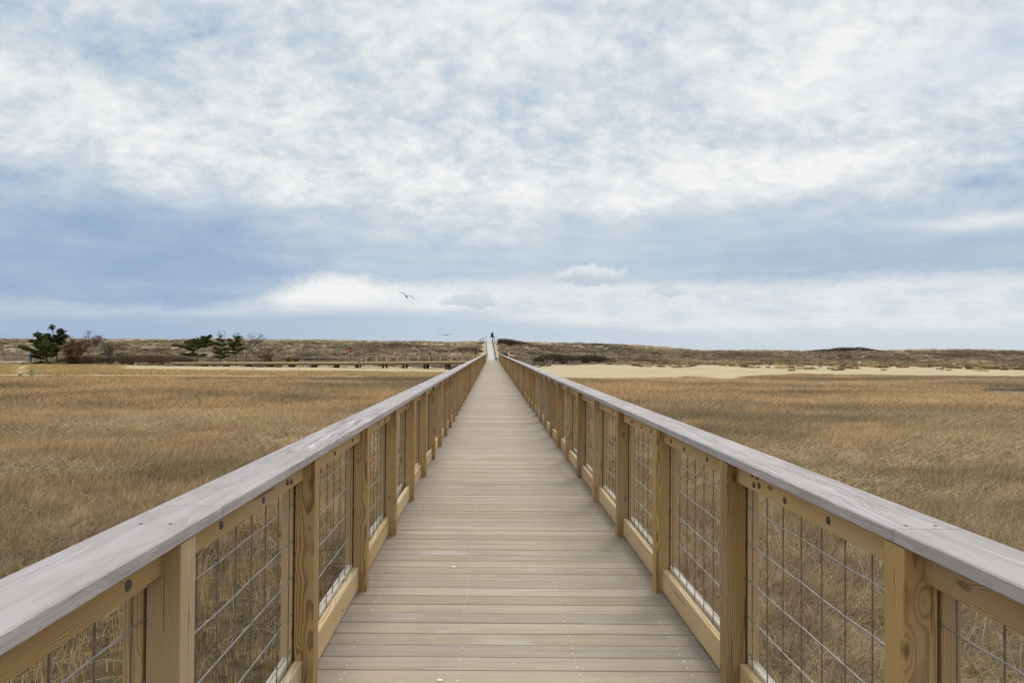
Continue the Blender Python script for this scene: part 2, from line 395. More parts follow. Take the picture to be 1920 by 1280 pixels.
def zones(x, y):
    """sand, dune weights (marsh elsewhere)"""
    px = pxof(x, y); eY = edge_Y(px)
    left = 1-sst(px, 880, 1000)
    sR = sst(y, eY-0.5, eY+0.7)*(1-sst(y+22*(fbm(x*.12, y*.12, 21)-.5)+6*(fbm(x*.5, y*.5, 22)-.5), 112, 122))
    sL = sst(y, eY-0.5, eY+0.7)*(1-sst(y, eY+3.0+4*fbm(x*.12, y*.1, 24), eY+6.5))*(1-sst(px, 650, 760))*sst(fbm(x*.10, y*.25, 26), .30, .44)+sst(px, 150, 300)*sst(y+6*(fbm(x*.1, y*.2, 23)-.5), 91, 95)*(1-sst(y, 116, 122))
    lp = np.exp(-((px-42-(y-85)*0.15)/14)**2)*sst(y, 70, 74)*(1-sst(y, 118, 124))       # trodden path at far left
    pc = -0.05-0.56*np.clip((y-137)/38, 0, 1)
    cor = (1-sst(np.abs(x-pc)+3.4*(fbm(x*.8, y*.6, 25)-.5), 1.5, 3.0))*sst(y, 100, 104)*(1-sst(y, 184, 190))
    s = np.clip(np.maximum.reduce([sL*left+sR*(1-left), lp*np.ones_like(s_ := sL), cor]), 0, 1)
    d = sst(y, 112, 119)*(1-cor)
    return s, d
S, D = zones(X, Y); K = creek(X, Y)
# bare mud near the bridge on the left, under the rail on the right
def mudmask(x, y):
    n = fbm(x*.55, y*.55, 31)
    a = np.exp(-((x+3.0)/2.1)**2)*(1-sst(y, 7.5, 13))
    b_ = np.exp(-((x-1.6)/0.9)**2)*(1-sst(y, 3.6, 5.2))
    bank = np.exp(-(((x-56)/18)**2+((y-47)/6.0)**2)**2)*.9
    a = np.maximum(a, bank*.8)
    return np.clip((a*1.25+b_*1.1)+(n-.5)*1.3*np.clip(a+b_, 0, 1)*1.6, 0, 1)
M = np.maximum(mudmask(X, Y), K)
ca = me.color_attributes.new('zone', 'FLOAT_COLOR', 'POINT')
ca.data.foreach_set('color', np.stack([S, D, M, np.ones_like(S)], -1).astype(np.float32).ravel())
def grass_color(t, pos, extra=None):
    """patchy colour of the dry marsh grass, shared by the ground and the blades"""
    x, y, z = sep(t, pos)
    n1 = noise(t, comb(t, x*0.05+2.0, y*0.11, 0.0), 1.0, 4, 0.5, 0.8)
    n2 = noise(t, comb(t, x*0.30+5.0, y*0.6, 0.0), 1.0, 4, 0.65, 0.4)
    f = n1*0.72+n2*0.28
    col = ramp(t, f, [(0.37, srgb(150, 134, 108)), (0.44, srgb(170, 149, 117)), (0.50, srgb(192, 164, 125)), (0.57, srgb(206, 177, 136)), (0.66, srgb(198, 179, 148))])
    near = y.step(45.0, 8.0)
    col = mix(t, near*0.55*noise(t, comb(t, x*0.09+3.0, y*0.14, 4.0), 1.0, 3).step(0.3, 0.6), col, srgb(142, 126, 98))
    # greyer matted grass to the right of the bridge close by and towards the creek
    rt = x.step(1.0, 3.0)*y.step(15.0, 4.0)
    col = mix(t, rt*0.6, col, srgb(176, 156, 124))
    return col, f
def ground_mat():
    m, t, b = mat('ground', 0.95, 0.1)
    g = t.nodes.new('ShaderNodeNewGeometry'); pos = E(t, g.outputs['Position']); x, y, z = sep(t, pos)
    at = t.nodes.new('ShaderNodeAttribute'); at.attribute_name = 'zone'; s, d, mu = sep(t, E(t, at.outputs['Color']))
    n = noise(t, pos, 0.9, 6, 0.65); nf = noise(t, pos, 6.0, 5, 0.7)
    gc, _ = grass_color(t, pos)
    mudc = ramp(t, nf*0.6+n*0.4, [(0.3, srgb(52, 44, 30)), (0.5, srgb(80, 70, 50)), (0.7, srgb(108, 98, 76))])
    marsh = mix(t, 0.6, gc, srgb(78, 66, 48)); marsh = mix(t, nf.step(0.4, 0.6)*0.3, marsh, gc)
    marsh = mix(t, (mu*1.3+(n-0.5)*0.5).step(0.3, 0.6), marsh, mudc)
    sn = noise(t, comb(t, x*0.12, y*0.55, 1.0), 1.0, 5, 0.6)
    sand = ramp(t, sn*0.7+nf*0.3, [(0.3, srgb(156, 141, 110)), (0.5, srgb(182, 165, 130)), (0.7, srgb(198, 182, 148))])
    dn = noise(t, comb(t, x*0.10, y*0.16, 2.0), 1.0, 5, 0.6)
    dune = ramp(t, dn*0.6+nf*0.4, [(0.34, srgb(98, 88, 76)), (0.47, srgb(122, 110, 93)), (0.56, srgb(150, 136, 110)), (0.68, srgb(186, 170, 136))])
    blow = noise(t, comb(t, x*0.16+9.0, y*0.30, 6.0), 1.0, 4, 0.6).step(0.56, 0.64)
    dune = mix(t, blow*0.6, dune, srgb(186, 170, 136))
    col = mix(t, (d+(n-0.5)*0.5).step(0.35, 0.65), marsh, dune)
    col = mix(t, (s+(nf-0.5)*0.5+(n-0.5)*0.4).step(0.42, 0.58), col, sand)
    link(t, col, b.inputs['Base Color']); bump(t, b, nf*0.7+n, 0.08, 0.7)
    return m
me.materials.append(ground_mat())
go = bpy.data.objects.new('ground', me); C.objects.link(go); tag(go, kind='structure')

# creek water
m, t, b = mat('creek_water', 0.12, 0.5); b.inputs['Base Color'].default_value = srgb(96, 104, 104)
g = t.nodes.new('ShaderNodeNewGeometry'); bump(t, b, noise(t, E(t, g.outputs['Position']), 1.6, 4), 0.03, 0.5)
wb = MB(); wb.add([(36, 46, MZ-.30), (80, 46, MZ-.30), (80, 70, MZ-.30), (36, 70, MZ-.30)], [(0, 1, 2, 3)])
tag(wb.build('water', m), kind='structure')

# ------------------------------------------------------------------ grass (stuff)
def tuft(name, n, R0, h0, h1, wd, lean, droop, wind=(0.3, 0.0), seg=3):
    rs = np.random.default_rng(abs(hash(name)) % 1 + len(name)*17+n)
    v = []; qd = []; br = []
    for k in range(n):
        a = rs.uniform(0, 2*math.pi); r = R0*math.sqrt(rs.uniform()); p = np.array([math.cos(a)*r, math.sin(a)*r, -0.02])
        h = rs.uniform(h0, h1); th = rs.uniform(0, 2*math.pi); ld = np.array([math.cos(th), math.sin(th)])*rs.uniform(0.1, 1)*lean+np.array(wind)*rs.uniform(0.5, 1.3)
        fa = rs.uniform(0, math.pi); sd_ = np.array([math.cos(fa), math.sin(fa), 0])*wd*0.5; dr = rs.uniform(0.2, 1)*droop; rb = rs.uniform()
        b0 = len(v)
        for s_ in range(seg+1):
            u = s_/seg; c = p+np.array([ld[0]*h*u**1.5, ld[1]*h*u**1.5, h*(u-dr*u*u)]); ww = (1-u)**0.7 if s_ < seg else 0.12
            v += [c-sd_*ww, c+sd_*ww]; br += [rb, rb]
        for s_ in range(seg): i = b0+2*s_; qd.append((i, i+1, i+3, i+2))
    me = bpy.data.meshes.new(name); np_mesh(me, np.array(v), np.array(qd))
    at = me.attributes.new('brnd', 'FLOAT', 'POINT'); at.data.foreach_set('value', np.array(br, np.float32)[:len(me.vertices)])
    return me
def grass_mat(name, kind):
    m, t, b = mat(name, 0.85, 0.15)
    oi = t.nodes.new('ShaderNodeObjectInfo'); loc = E(t, oi.outputs['Location']); rnd = E(t, oi.outputs['Random'])
    at = t.nodes.new('ShaderNodeAttribute'); at.attribute_name = 'brnd'; br = E(t, at.outputs['Fac'])
    if kind in ('marsh', 'lying'):
        col, _ = grass_color(t, loc)
        if kind == 'lying': col = mix(t, 0.35, col, srgb(196, 178, 144))
    elif kind == 'strip':
        col = ramp(t, rnd, [(0.0, srgb(190, 166, 118)), (0.6, srgb(216, 188, 134)), (1.0, srgb(164, 144, 108))])
    elif kind == 'scrub': col = ramp(t, rnd, [(0.0, srgb(112, 94, 72)), (0.5, srgb(156, 134, 98)), (1.0, srgb(196, 172, 124))])
    elif kind == 'stalk':
        col = ramp(t, rnd, [(0.0, srgb(150, 130, 104)), (0.5, srgb(192, 172, 142)), (1.0, srgb(216, 200, 172))])
    elif kind == 'stub':
        col = ramp(t, rnd, [(0.0, srgb(168, 142, 98)), (0.5, srgb(208, 182, 132)), (1.0, srgb(184, 150, 98))])
    else:
        x, y, z = sep(t, loc)
        dn = noise(t, comb(t, x*0.06, y*0.14, 2.0), 1.0, 6, 0.65)*1.5-0.24
        up = y.step(166.0, 186.0)*0.22-y.step(122.0, 150.0)*0.04
        rt = x.step(0.0, 40.0)*-0.02
        col = ramp(t, dn+up+rt+(rnd-0.5)*0.14, [(0.30, srgb(116, 101, 85)), (0.46, srgb(142, 127, 106)), (0.60, srgb(170, 154, 124)), (0.80, srgb(224, 206, 164))])
    v = (br*0.7+rnd*0.3)
    col = mix(t, 1.0, col, ramp(t, v, [(0.12, (0.34, 0.32, 0.29, 1)), (0.5, (0.92, 0.92, 0.92, 1)), (0.88, (1.75, 1.72, 1.62, 1))]), 'MULTIPLY')
    link(t, col, b.inputs['Base Color'])
    tr = t.nodes.new('ShaderNodeBsdfTranslucent'); link(t, col, tr.inputs[0]); ms = t.nodes.new('ShaderNodeMixShader'); ms.inputs[0].default_value = 0.3
    o = t.nodes['Material Output']; t.links.new(b.outputs[0], ms.inputs[1]); t.links.new(tr.outputs[0], ms.inputs[2]); t.links.new(ms.outputs[0], o.inputs[0])
    return m
def scatter(name, label, pts, rotz, scl, meshes, material, cat='grass', tilt=0.0):
    col = bpy.data.collections.new(name+'_sources')
    for k, me_ in enumerate(meshes):
        me_ = me_.copy(); me_.materials.clear(); me_.materials.append(material); o = bpy.data.objects.new('blade_%02d' % k, me_); col.objects.link(o)
    me = bpy.data.meshes.new(name); me.vertices.add(len(pts)); me.vertices.foreach_set('co', pts.astype(np.float32).ravel())
    n = len(pts)
    rot = np.stack([rng.normal(0, 1, n)*tilt, rng.normal(0, 1, n)*tilt, rotz], -1).astype(np.float32)
    at = me.attributes.new('rot', 'FLOAT_VECTOR', 'POINT'); at.data.foreach_set('vector', rot.ravel())
    at = me.attributes.new('scl', 'FLOAT_VECTOR', 'POINT'); at.data.foreach_set('vector', scl.astype(np.float32).ravel())
    at = me.attributes.new('idx', 'INT', 'POINT'); at.data.foreach_set('value', rng.integers(0, len(meshes), n).astype(np.int32))
    me.materials.append(material)
    o = bpy.data.objects.new(name, me); C.objects.link(o)
    g = bpy.data.node_groups.new(name, 'GeometryNodeTree')
    g.interface.new_socket('Geometry', in_out='INPUT', socket_type='NodeSocketGeometry'); g.interface.new_socket('Geometry', in_out='OUTPUT', socket_type='NodeSocketGeometry')
    gi = g.nodes.new('NodeGroupInput'); gz = g.nodes.new('NodeGroupOutput'); ci = g.nodes.new('GeometryNodeCollectionInfo')
    ci.inputs['Collection'].default_value = col; ci.inputs['Separate Children'].default_value = True; ci.inputs['Reset Children'].default_value = True
    ip = g.nodes.new('GeometryNodeInstanceOnPoints'); ip.inputs['Pick Instance'].default_value = True
    def attr(nm, ty):
        a = g.nodes.new('GeometryNodeInputNamedAttribute'); a.data_type = ty; a.inputs['Name'].default_value = nm; return a.outputs['Attribute']
    g.links.new(gi.outputs[0], ip.inputs['Points']); g.links.new(ci.outputs[0], ip.inputs['Instance'])
    g.links.new(attr('idx', 'INT'), ip.inputs['Instance Index'])
    e2r = g.nodes.new('FunctionNodeEulerToRotation'); g.links.new(attr('rot', 'FLOAT_VECTOR'), e2r.inputs[0]); g.links.new(e2r.outputs[0], ip.inputs['Rotation'])
    g.links.new(attr('scl', 'FLOAT_VECTOR'), ip.inputs['Scale']); g.links.new(ip.outputs[0], gz.inputs[0])
    md = o.modifiers.new('scatter', 'NODES'); md.node_group = g
    tag(o, label, cat, kind='stuff'); return o
def sample(x0, x1, y0, y1, dens, keep, marg=160):
    n = int((x1-x0)*(y1-y0)*dens); x = rng.uniform(x0, x1, n); y = rng.uniform(y0, y1, n); px = VX+F*x/np.maximum(y, 1.0)
    k = ((px > -marg) & (px < 1920+marg) | (y < 4)) & (rng.uniform(size=n) < keep(x, y)); return x[k], y[k]
def pack(x, y, s, dz=0.0): return np.stack([x, y, H(x, y)+dz], -1)
def keep_marsh(x, y):
    px = pxof(x, y); s, d = zones(x, y); return np.clip((1-s*1.6)*(1-creek(x, y)*2)*(y < edge_Y(px)+0.3), 0, 1)*(1-0.80*mudmask(x, y))
WX = (0.35, -0.10)
dense = [tuft('dense%d' % k, 36, 0.17, 0.22, 0.46, 0.0085, 0.75, 0.55, WX, 4) for k in range(5)]
flop = [tuft('floppy%d' % k, 38, 0.2, 0.22, 0.55, 0.0085, 1.35, 0.95, WX, 5) for k in range(5)]
stub = [tuft('stubble%d' % k, 17, 0.075, 0.08, 0.30, 0.0055, 0.35, 0.15, (0.05, 0), 2) for k in range(4)]
fuzz = [tuft('fuzz_far%d' % k, 60, 0.42, 0.16, 0.36, 0.014, 0.7, 0.5, WX, 3) for k in range(5)]
fuzz2 = [tuft('fuzz_farthest%d' % k, 60, 0.8, 0.16, 0.40, 0.028, 0.6, 0.45, WX, 2) for k in range(5)]
MG = grass_mat('marsh_grass', 'marsh'); LG = grass_mat('matted_grass', 'lying'); BG = grass_mat('scrub_grass', 'scrub'); SG = grass_mat('stubble', 'stub'); DG = grass_mat('dune_grass', 'dune'); TG = grass_mat('strip_grass', 'strip')
def scl3(n, a, b, zj=0.25): s = rng.uniform(a, b, n); return np.stack([s, s, s*rng.uniform(1-zj, 1+zj, n)], -1)
def hmod(x, y): return 0.45+0.7*fbm(x*.22, y*.35, 41)+0.45*fbm(x*1.1, y*1.3, 43)
def wind_rot(n, sp=0.7): return rng.normal(0, sp, n)
x, y = sample(-17, 17, 0.3, 14, 34, lambda x, y: keep_marsh(x, y)*np.clip(sst(fbm(x*1.3, y*1.3, 77), .30, .46)+.12, 0, 1)); k = rng.uniform(size=len(x)) < 0.5
n = len(x); sc = scl3(n, 0.8, 1.15); sc[:, 2] *= hmod(x, y)
scatter('marsh_grass', 'dry golden marsh grass growing beside the bridge nearest the camera', pack(x[k], y[k], 0), wind_rot(k.sum()), sc[k], dense, MG)
k = ~k
scatter('matted_grass', 'flattened matted marsh grass lying around the near bridge railings', pack(x[k], y[k], 0), wind_rot(k.sum(), 1.6), sc[k], flop, LG)
stalk = [tuft('tall_stalk%d' % k, 9, 0.16, 0.40, 0.72, 0.0060, 0.5, 0.62, (0.2, 0), 6) for k in range(4)]
x, y = sample(1.2, 13, 0.8, 13, 20, lambda x, y: keep_marsh(x, y)*sst(fbm(x*.5, y*.5, 81), .36, .58)*(1-sst(x, 7, 13))); n = len(x)
scatter('reed_stalks', 'tall pale drooping dead stalks standing right of the bridge', pack(x, y, 0), rng.uniform(0, 6.28, n), scl3(n, 0.7, 1.15), stalk, grass_mat('dead_stalks', 'stalk'))
x, y = sample(-12, -1, 0.8, 12, 9, lambda x, y: keep_marsh(x, y)*sst(fbm(x*.5, y*.5, 83), .42, .6)); n = len(x)
scatter('reed_stalks', 'loose taller golden stalks left of the bridge', pack(x, y, 0), rng.uniform(0, 6.28, n), scl3(n, 0.55, 0.85), stalk, SG)
x, y = sample(-10, 7, 0.5, 15, 30, lambda x, y: np.clip(mudmask(x, y)*0.75+0.05, 0, 1)); n = len(x)
scatter('grass_stubble', 'short golden grass stubble standing in the bare mud beside the bridge', pack(x, y, 0), rng.uniform(0, 6.28, n), scl3(n, 0.7, 1.3), stub, SG)
x, y = sample(-40, 40, 14, 34, 13, keep_marsh); n = len(x); sc = scl3(n, 0.85, 1.25); sc[:, 2] *= hmod(x, y)
lie = [tuft('lying_far%d' % k, 54, 0.42, 0.20, 0.46, 0.016, 1.7, 1.0, (0.7, -0.2), 4) for k in range(5)]
k = fbm(x*.16+3, y*.30, 91)+rng.normal(0, .05, n) < .52
scatter('marsh_grass', 'brown marsh grass spreading across the middle of the marsh', pack(x[k], y[k], 0), wind_rot(k.sum()), sc[k], fuzz, MG)
k = ~k
scatter('matted_grass', 'paler wind-flattened swirls of grass across the middle of the marsh', pack(x[k], y[k], 0), wind_rot(k.sum(), 1.1), sc[k], lie, LG)
x, y = sample(-92, 100, 34, 92, 4.2, keep_marsh); n = len(x); sc = scl3(n, 0.85, 1.3); sc[:, 2] *= hmod(x, y)*0.9
scatter('marsh_grass', 'golden marsh grass at the far side of the marsh before the sand', pack(x, y, 0), wind_rot(n), sc, fuzz2, MG)
# golden strip of taller grass left, between the two sand bands
def keep_strip(x, y):
    px = pxof(x, y); s, d = zones(x, y); return (px < 925)*(y > edge_Y(px)+4)*(y < 118)*np.clip(1-s*1.5, 0, 1)
x, y = sample(-95, 2, 74, 122, 2.6, keep_strip); n = len(x)
scatter('beach_grass', 'pale golden beach grass strip along the left sand bands', pack(x, y, 0), wind_rot(n), scl3(n, .9, 1.4)*np.array([1, 1, .8]), fuzz2, TG)
dt = [tuft('dune_tuft%d' % k, 60, 0.55, 0.3, 0.85, 0.05, 0.8, 0.5, (0.25, 0), 2) for k in range(6)]
def keep_dune(x, y):
    s, d = zones(x, y); n = fbm(x*.22+9, y*.2, 51); return d*(1-sst(n, .60, .70)*.8)*(np.abs(x+.3) > 1.6)*(0.35+0.65*sst(y, 118, 128))
x, y = sample(-150, 185, 112, 199, 1.25, keep_dune); n = len(x)
scatter('dune_grass', 'tan and brown beach grass covering the dune ridge', pack(x, y, 0), wind_rot(n, 1.5), scl3(n, 0.6, 1.15), dt, DG)
def keep_scrub(x, y):
    px = pxof(x, y); nn = fbm(x*.25, y*.35, 61); return (px > 1180)*sst(nn, .5, .62)*sst(y, 100, 114)*(1-sst(y, 124, 128))
x, y = sample(10, 130, 98, 128, 1.6, keep_scrub); n = len(x)
scatter('beach_scrub', 'ragged clumps of beach grass at the top of the right beach', pack(x, y, 0), wind_rot(n, 1.5), scl3(n, 0.6, 1.1), dt, BG)

# ------------------------------------------------------------------ the long footbridge
XL, XR, SP, Y0, NB = -0.802, 1.074, 1.34, 1.868, 76
br = thing('footbridge', 'long straight wooden footbridge with grey handrails and wire mesh sides crossing the marsh', 'footbridge')
YEND = Y0+SP*NB
# deck: boards 140 mm wide, 5 mm gaps, with screws in four rows; each board slightly different
mb = MB(); rv = []
yy = -3.0; k = 0
rs = random.Random(3)
while yy < YEND+0.05:
    dzz = rs.uniform(-0.0012, 0.0012); tx = rs.uniform(-0.006, 0.006); c = 0.003; n0 = len(mb.v)
    x0, x1 = XL-0.16+tx, XR+0.16+tx
    mb.bar(x0, x1, yy, yy+0.1385+rs.uniform(-.0012, .0012), -0.03, dzz, 0, c if yy < 40 else 0.002)
    rv += [rs.random()]*(len(mb.v)-n0); yy += 0.145; k += 1
for j in range(110):
    yb = -3.0+0.145*j
    if yb > 16.5: break
mb.cur = 1
j = 0
while True:
    yb = -3.0+0.145*j; j += 1
    if yb < 2.6: continue
    if yb > 19: break
    for cx in (-0.712, -0.150, 0.435, 0.985):
        for oy in (0.035, 0.105):
            if rs.random() < 0.07: continue
            sx = cx+rs.uniform(-0.006, 0.006); sy = yb+oy+rs.uniform(-.004, .004); n0 = len(mb.v); r_ = 0.0052
            mb.add([(sx+math.cos(a)*r_, sy+math.sin(a)*r_, 0.0022) for a in [i*math.pi/4 for i in range(8)]], [tuple(range(8))])
            rv += [0.5]*8
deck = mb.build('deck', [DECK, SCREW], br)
at = deck.data.attributes.new('rnd', 'FLOAT', 'POINT'); at.data.foreach_set('value', np.array(rv, np.float32))
mb = MB()
for sx in (XL-.06, -0.15, 0.435, XR+.02): mb.box(sx-.02, sx+.02, -3, YEND, -0.27, -0.032)
mb.build('joist', GAPM, br)
pm = MB(); pm.tube([(0, 0, -2.2), (0, 0, -0.28)], 0.14, 10)
p0 = pm.build('pile', GAPM, br, (XL-.02, 2.0, 0)); first = True
for k in range(18):
    for sx in (XL+.02, XR-.06):
        if k == 0 and sx < 0: continue
        dup(p0, br, (sx, 2.0+k*6.0, 0))

BP = {}
def bolt(par, loc, sgn):
    if sgn not in BP: mb = MB(); mb.dome((0, 0, 0), (-sgn, 0, 0), .0135, .006, 12); BP[sgn] = mb.build('bolt', BOLT, par, loc)
    else: dup(BP[sgn], par, loc)
def side(sgn, X0):
    O = lambda a: X0+sgn*a
    def bx(mb, a0, a1, y0, y1, z0, z1, ax): mb.bar(min(sgn*a0, sgn*a1), max(sgn*a0, sgn*a1), y0, y1, z0, z1, ax)
    def mk_post(mb, y=0): bx(mb, 0, .089, y-.089, y, 0.001, 1.063, 2)
    def mk_back(mb, y=0): bx(mb, .099, .150, y-.089, y, -.26, 1.063, 2)
    def mk_top(mb, y=0): bx(mb, .051, .089, y+.002, y+SP-.091, .976, 1.062, 1); bx(mb, .099, .137, y+.002, y+SP-.091, .976, 1.061, 1)
    def mk_kick(mb, y=0): bx(mb, .051, .089, y+.002, y+SP-.091, .018, .158, 1)
    def mk_pale(mb, y=0): bx(mb, .099, .137, y+.002, y+SP-.091, .028, .176, 1)
    def mk_wire(mb, y=0, lod=0, seed=0):
        q_ = random.Random(seed); xw = sgn*.094
        nseg = 1 if lod else 9
        mb.cur = 0
        for z in (.869, .705, .541, .377, .213, .06):
            mb.tube([(xw, y-.07+(SP+.05)*i/nseg, z+(q_.uniform(-.003, .003) if not lod else 0)) for i in range(nseg+1)], .0028, 4 if lod else 6)
        mb.cur = 1
        for i in range(8):
            yv = y+.075+i*.16
            mb.tube([(xw+sgn*.004+q_.uniform(-.0015, .0015), yv+q_.uniform(-.002, .002), .03), (xw+sgn*.004, yv, 1.0)], .0028, 4 if lod else 6)
        mb.cur = 0
    protos = {}
    def proto(key, fn, name, m_, **kw):
        mb = MB(); fn(mb, **kw); protos[key] = mb.build(name, m_, br); return protos[key]
    seq = [('post', mk_post, POST), ('backing_post', mk_back, BACK), ('top_rail', mk_top, RAIL), ('kick_board', mk_kick, KICK), ('backing_rail', mk_pale, PALE), ('wire_mesh', mk_wire, [STEEL, STEEL2])]
    NEAR = 46
    qq = random.Random(11 if sgn < 0 else 12)
    for name, fn, m_ in seq:
        far = MB(); o0 = None
        last = NB if 'post' in name else NB-1
        for i in range(-2, last+1):
            yi = Y0+SP*i
            if i < NEAR:
                if name == 'wire_mesh' and i < 8:
                    mb = MB(); fn(mb, 0, 0, i+50); o = mb.build(name, m_, br)
                elif name == 'wire_mesh' and o0 is None:
                    mb = MB(); fn(mb, 0, 1, 0); o0 = o = mb.build(name, m_, br)
                elif o0 is None: o0 = o = (proto(name, fn, name, m_))
                else: o = dup(o0, br)
                o.location = (X0, yi, 0)
                if name in ('post', 'kick_board', 'backing_rail'):
                    o.location.x += sgn*qq.uniform(-.0015, .003); o.rotation_euler = (0, 0, qq.uniform(-.008, .008))
                if name == 'top_rail':
                    # bolt heads showing below the handrail
                    if i < 9:
                        pat = {-1: (.87,), 0: (.24, .56, .80, .845), 1: (.12, .42, .8), 2: (.5, .72, .78), 3: (.3, .8, .86), 4: (.4, .75)}
                        if sgn > 0: pat = {-1: (.62,), 0: (.33, .60, .80, .845), 1: (.28, .62, .85), 2: (.2, .45, .7, .76), 3: (.35, .8), 4: (.5, .8, .87)}
                        for n_, fr in enumerate(pat.get(i, (.3, .75, .8))):
                            bolt(o, (sgn*.051, fr*(SP-.09), 1.012 if n_ % 2 == 0 else 1.004), sgn)
                        if sgn > 0 and i == 0:
                            for fr in (.80, .845): bolt(o, (sgn*.051, fr*(SP-.09)+.02, 1.045), sgn)
            else:
                if name == 'wire_mesh':
                    if i < 60: fn(far, yi, 1, 0)
                else: fn(far, yi)
        if far.v:
            fo = far.build(name, m_, br, (X0, 0, 0)); fo['kind'] = 'stuff'
    # handrail boards
    if sgn < 0: cuts = [-2.2, 2.04, Y0+SP-.045, Y0+3*SP-.045]
    else: cuts = [-2.15, Y0-.045, Y0+3*SP-.045]
    kpost = 3
    while cuts[-1] < YEND: kpost += 3; cuts.append(min(Y0+SP*(kpost if sgn < 0 else kpost)-.045, YEND+.02))
    hk = 0
    for a, b_ in zip(cuts[:-1], cuts[1:]):
        if b_-a < .1: continue
        mb = MB(); L = b_-a-.003; ns = max(2, int(L/0.45)); pts = []
        xi, xo = sorted((-sgn*.003, sgn*.190)); c = .004
        dz0 = qq.uniform(-.003, .003); bow = qq.uniform(-.004, .004); sx_ = qq.uniform(-.003, .003)
        for s_ in range(ns+1):
            u = s_/ns; ylo = L*u; dzz = dz0*0+bow*4*u*(1-u); dxx = sx_*4*u*(1-u)
            pr = [(xi+c, 1.065), (xo-c, 1.065), (xo, 1.065+c), (xo, 1.103-c), (xo-c, 1.103), (xi+c, 1.103), (xi, 1.103-c), (xi, 1.065+c)]
            pts += [(p_+dxx, ylo, z_+(dzz if z_ > 1.08 else dzz*.3)) for p_, z_ in pr]
        fs = [tuple(range(8))[::-1], tuple(range(ns*8, ns*8+8))]
        for s_ in range(ns):
            for i in range(8): j = (i+1) % 8; fs.append((s_*8+i, s_*8+j, s_*8+8+j, s_*8+8+i))
        mb.add(pts, fs); mb.cur = 1
        if a < 9:
            ps = [Y0+SP*i-.045 for i in range(-1, 9) if a-.05 < Y0+SP*i-.045 < b_+.05]
            for yp in ps:
                for o_ in (.05, .13):
                    yl = min(max(yp-a, .03), L-.03); xc = sgn*o_
                    mb.add([(xc+math.cos(t_*math.pi/4)*.005, yl+math.sin(t_*math.pi/4)*.005, 1.1036+bow) for t_ in range(8)], [tuple(range(8))])
        ho = mb.build('handrail', [CAP, BOLT], br, (X0, a+.0015, 0)); wv = {(-1, 0): .15, (-1, 1): .15, (-1, 2): 1.0, (-1, 3): .45, (1, 0): .15, (1, 1): .5, (1, 2): .7}.get((sgn, hk), qq.uniform(0, .6)); ho.color = (wv, wv, wv, 1); hk += 1
side(-1, XL); side(1, XR)
# droppings on the deck
for px, py, r_ in ((825, 1271, .018), (963, 1241, .006), (851, 1061, .02)):
    Yd = CAMH*F/(py-VY-ROLL*(px-VX)); p = P(px, py, Yd); mb = MB(); vs = []
    for i in range(14):
        a = i*math.tau/14; rr = r_*random.uniform(.6, 1.15); vs.append((math.cos(a)*rr, math.sin(a)*rr*.8, 0))
    mb.add(vs, [tuple(range(14))])
    o = mb.build('dropping', DROP, None, (p.x, p.y, .0042))
    tag(o, {825: 'white bird dropping on the deck at the bottom edge of the view', 963: 'tiny white speck of dropping near the middle of the deck', 851: 'faint pale dropping further up the left half of the deck'}[px], 'bird dropping', 'bird droppings on the deck')

# ------------------------------------------------------------------ side boardwalk and low boardwalk (left, far)
WOODF = plain('far_wood', srgb(206, 172, 116), 0.85, 0.2, 2.0)
WOODG = plain('far_grey_wood', srgb(140, 130, 118), 0.85, 0.2, 2.0)
DARKP = plain('dark_pile', srgb(62, 62, 48), 0.9, 0.25, 3.0)
PLANKF = plain('far_deck_grey', srgb(186, 182, 176), 0.85, 0.12, 1.5)
sbw = thing('side_boardwalk', 'raised wooden boardwalk with post railings branching left from the footbridge end', 'boardwalk')
A = P(905, 678.5, 105.6); Bp = P(685, 680.3, 111.5)
A.x = XL-.2
dvec = (Bp-A); Ls = dvec.length; ud = dvec/Ls; nrm = Vector((-ud.y, ud.x, 0)).normalized()*-1.0  # towards far side
if nrm.y < 0: nrm = -nrm
def slab(mb, p, q_, wdt, z0, z1, n_=nrm, off=0.0):
    a = p+n_*off; b = q_+n_*off; c = b+n_*wdt; d = a+n_*wdt
    mb.add([a+Vector((0, 0, z0)), b+Vector((0, 0, z0)), c+Vector((0, 0, z0)), d+Vector((0, 0, z0)), a+Vector((0, 0, z1)), b+Vector((0, 0, z1)), c+Vector((0, 0, z1)), d+Vector((0, 0, z1))],
           [(3, 2, 1, 0), (4, 5, 6, 7), (0, 1, 5, 4), (1, 2, 6, 5), (2, 3, 7, 6), (3, 0, 4, 7)])
mb = MB(); slab(mb, A, Bp, 1.9, -.04, 0); mb.build('deck', PLANKF, sbw)
mb = MB(); slab(mb, A, Bp, .05, -.28, -.042, off=.02); slab(mb, A, Bp, .05, -.28, -.042, off=1.82); mb.build('beam', plain('olive_wood', srgb(104, 92, 58), .9), sbw)
for off in (0.03, 1.80):
    mb = MB(); slab(mb, A, Bp, .18, 1.06, 1.14, off=off-.04); mb.build('handrail', WOODF, sbw)
    mb = MB(); slab(mb, A, Bp, .04, .05, .19, off=off); mb.build('kick_board', WOODF, sbw)
    mb = MB(); mb.box(-.10, .10, -.05, .05, -.28, 1.058); p0 = None
    npst = 12
    for k in range(npst):
        p = A+ud*(Ls*k/(npst-1)*0.995); f2 = 1+off/p.y; p = Vector((p.x*f2, p.y+off+.09, p.z))+Vector((nrm.x*off, 0, 0))*0
        if p0 is None: p0 = mb.build('post', WOODF, sbw, p)
        else: dup(p0, sbw, p)
    mb = MB()
    for z in (.35, .55, .75, .95): mb.tube([A+nrm*(off+.1)+Vector((0, 0, z)), Bp+nrm*(off+.1)+Vector((0, 0, z))], .008, 3)
    mb.build('wire', STEEL2, sbw)
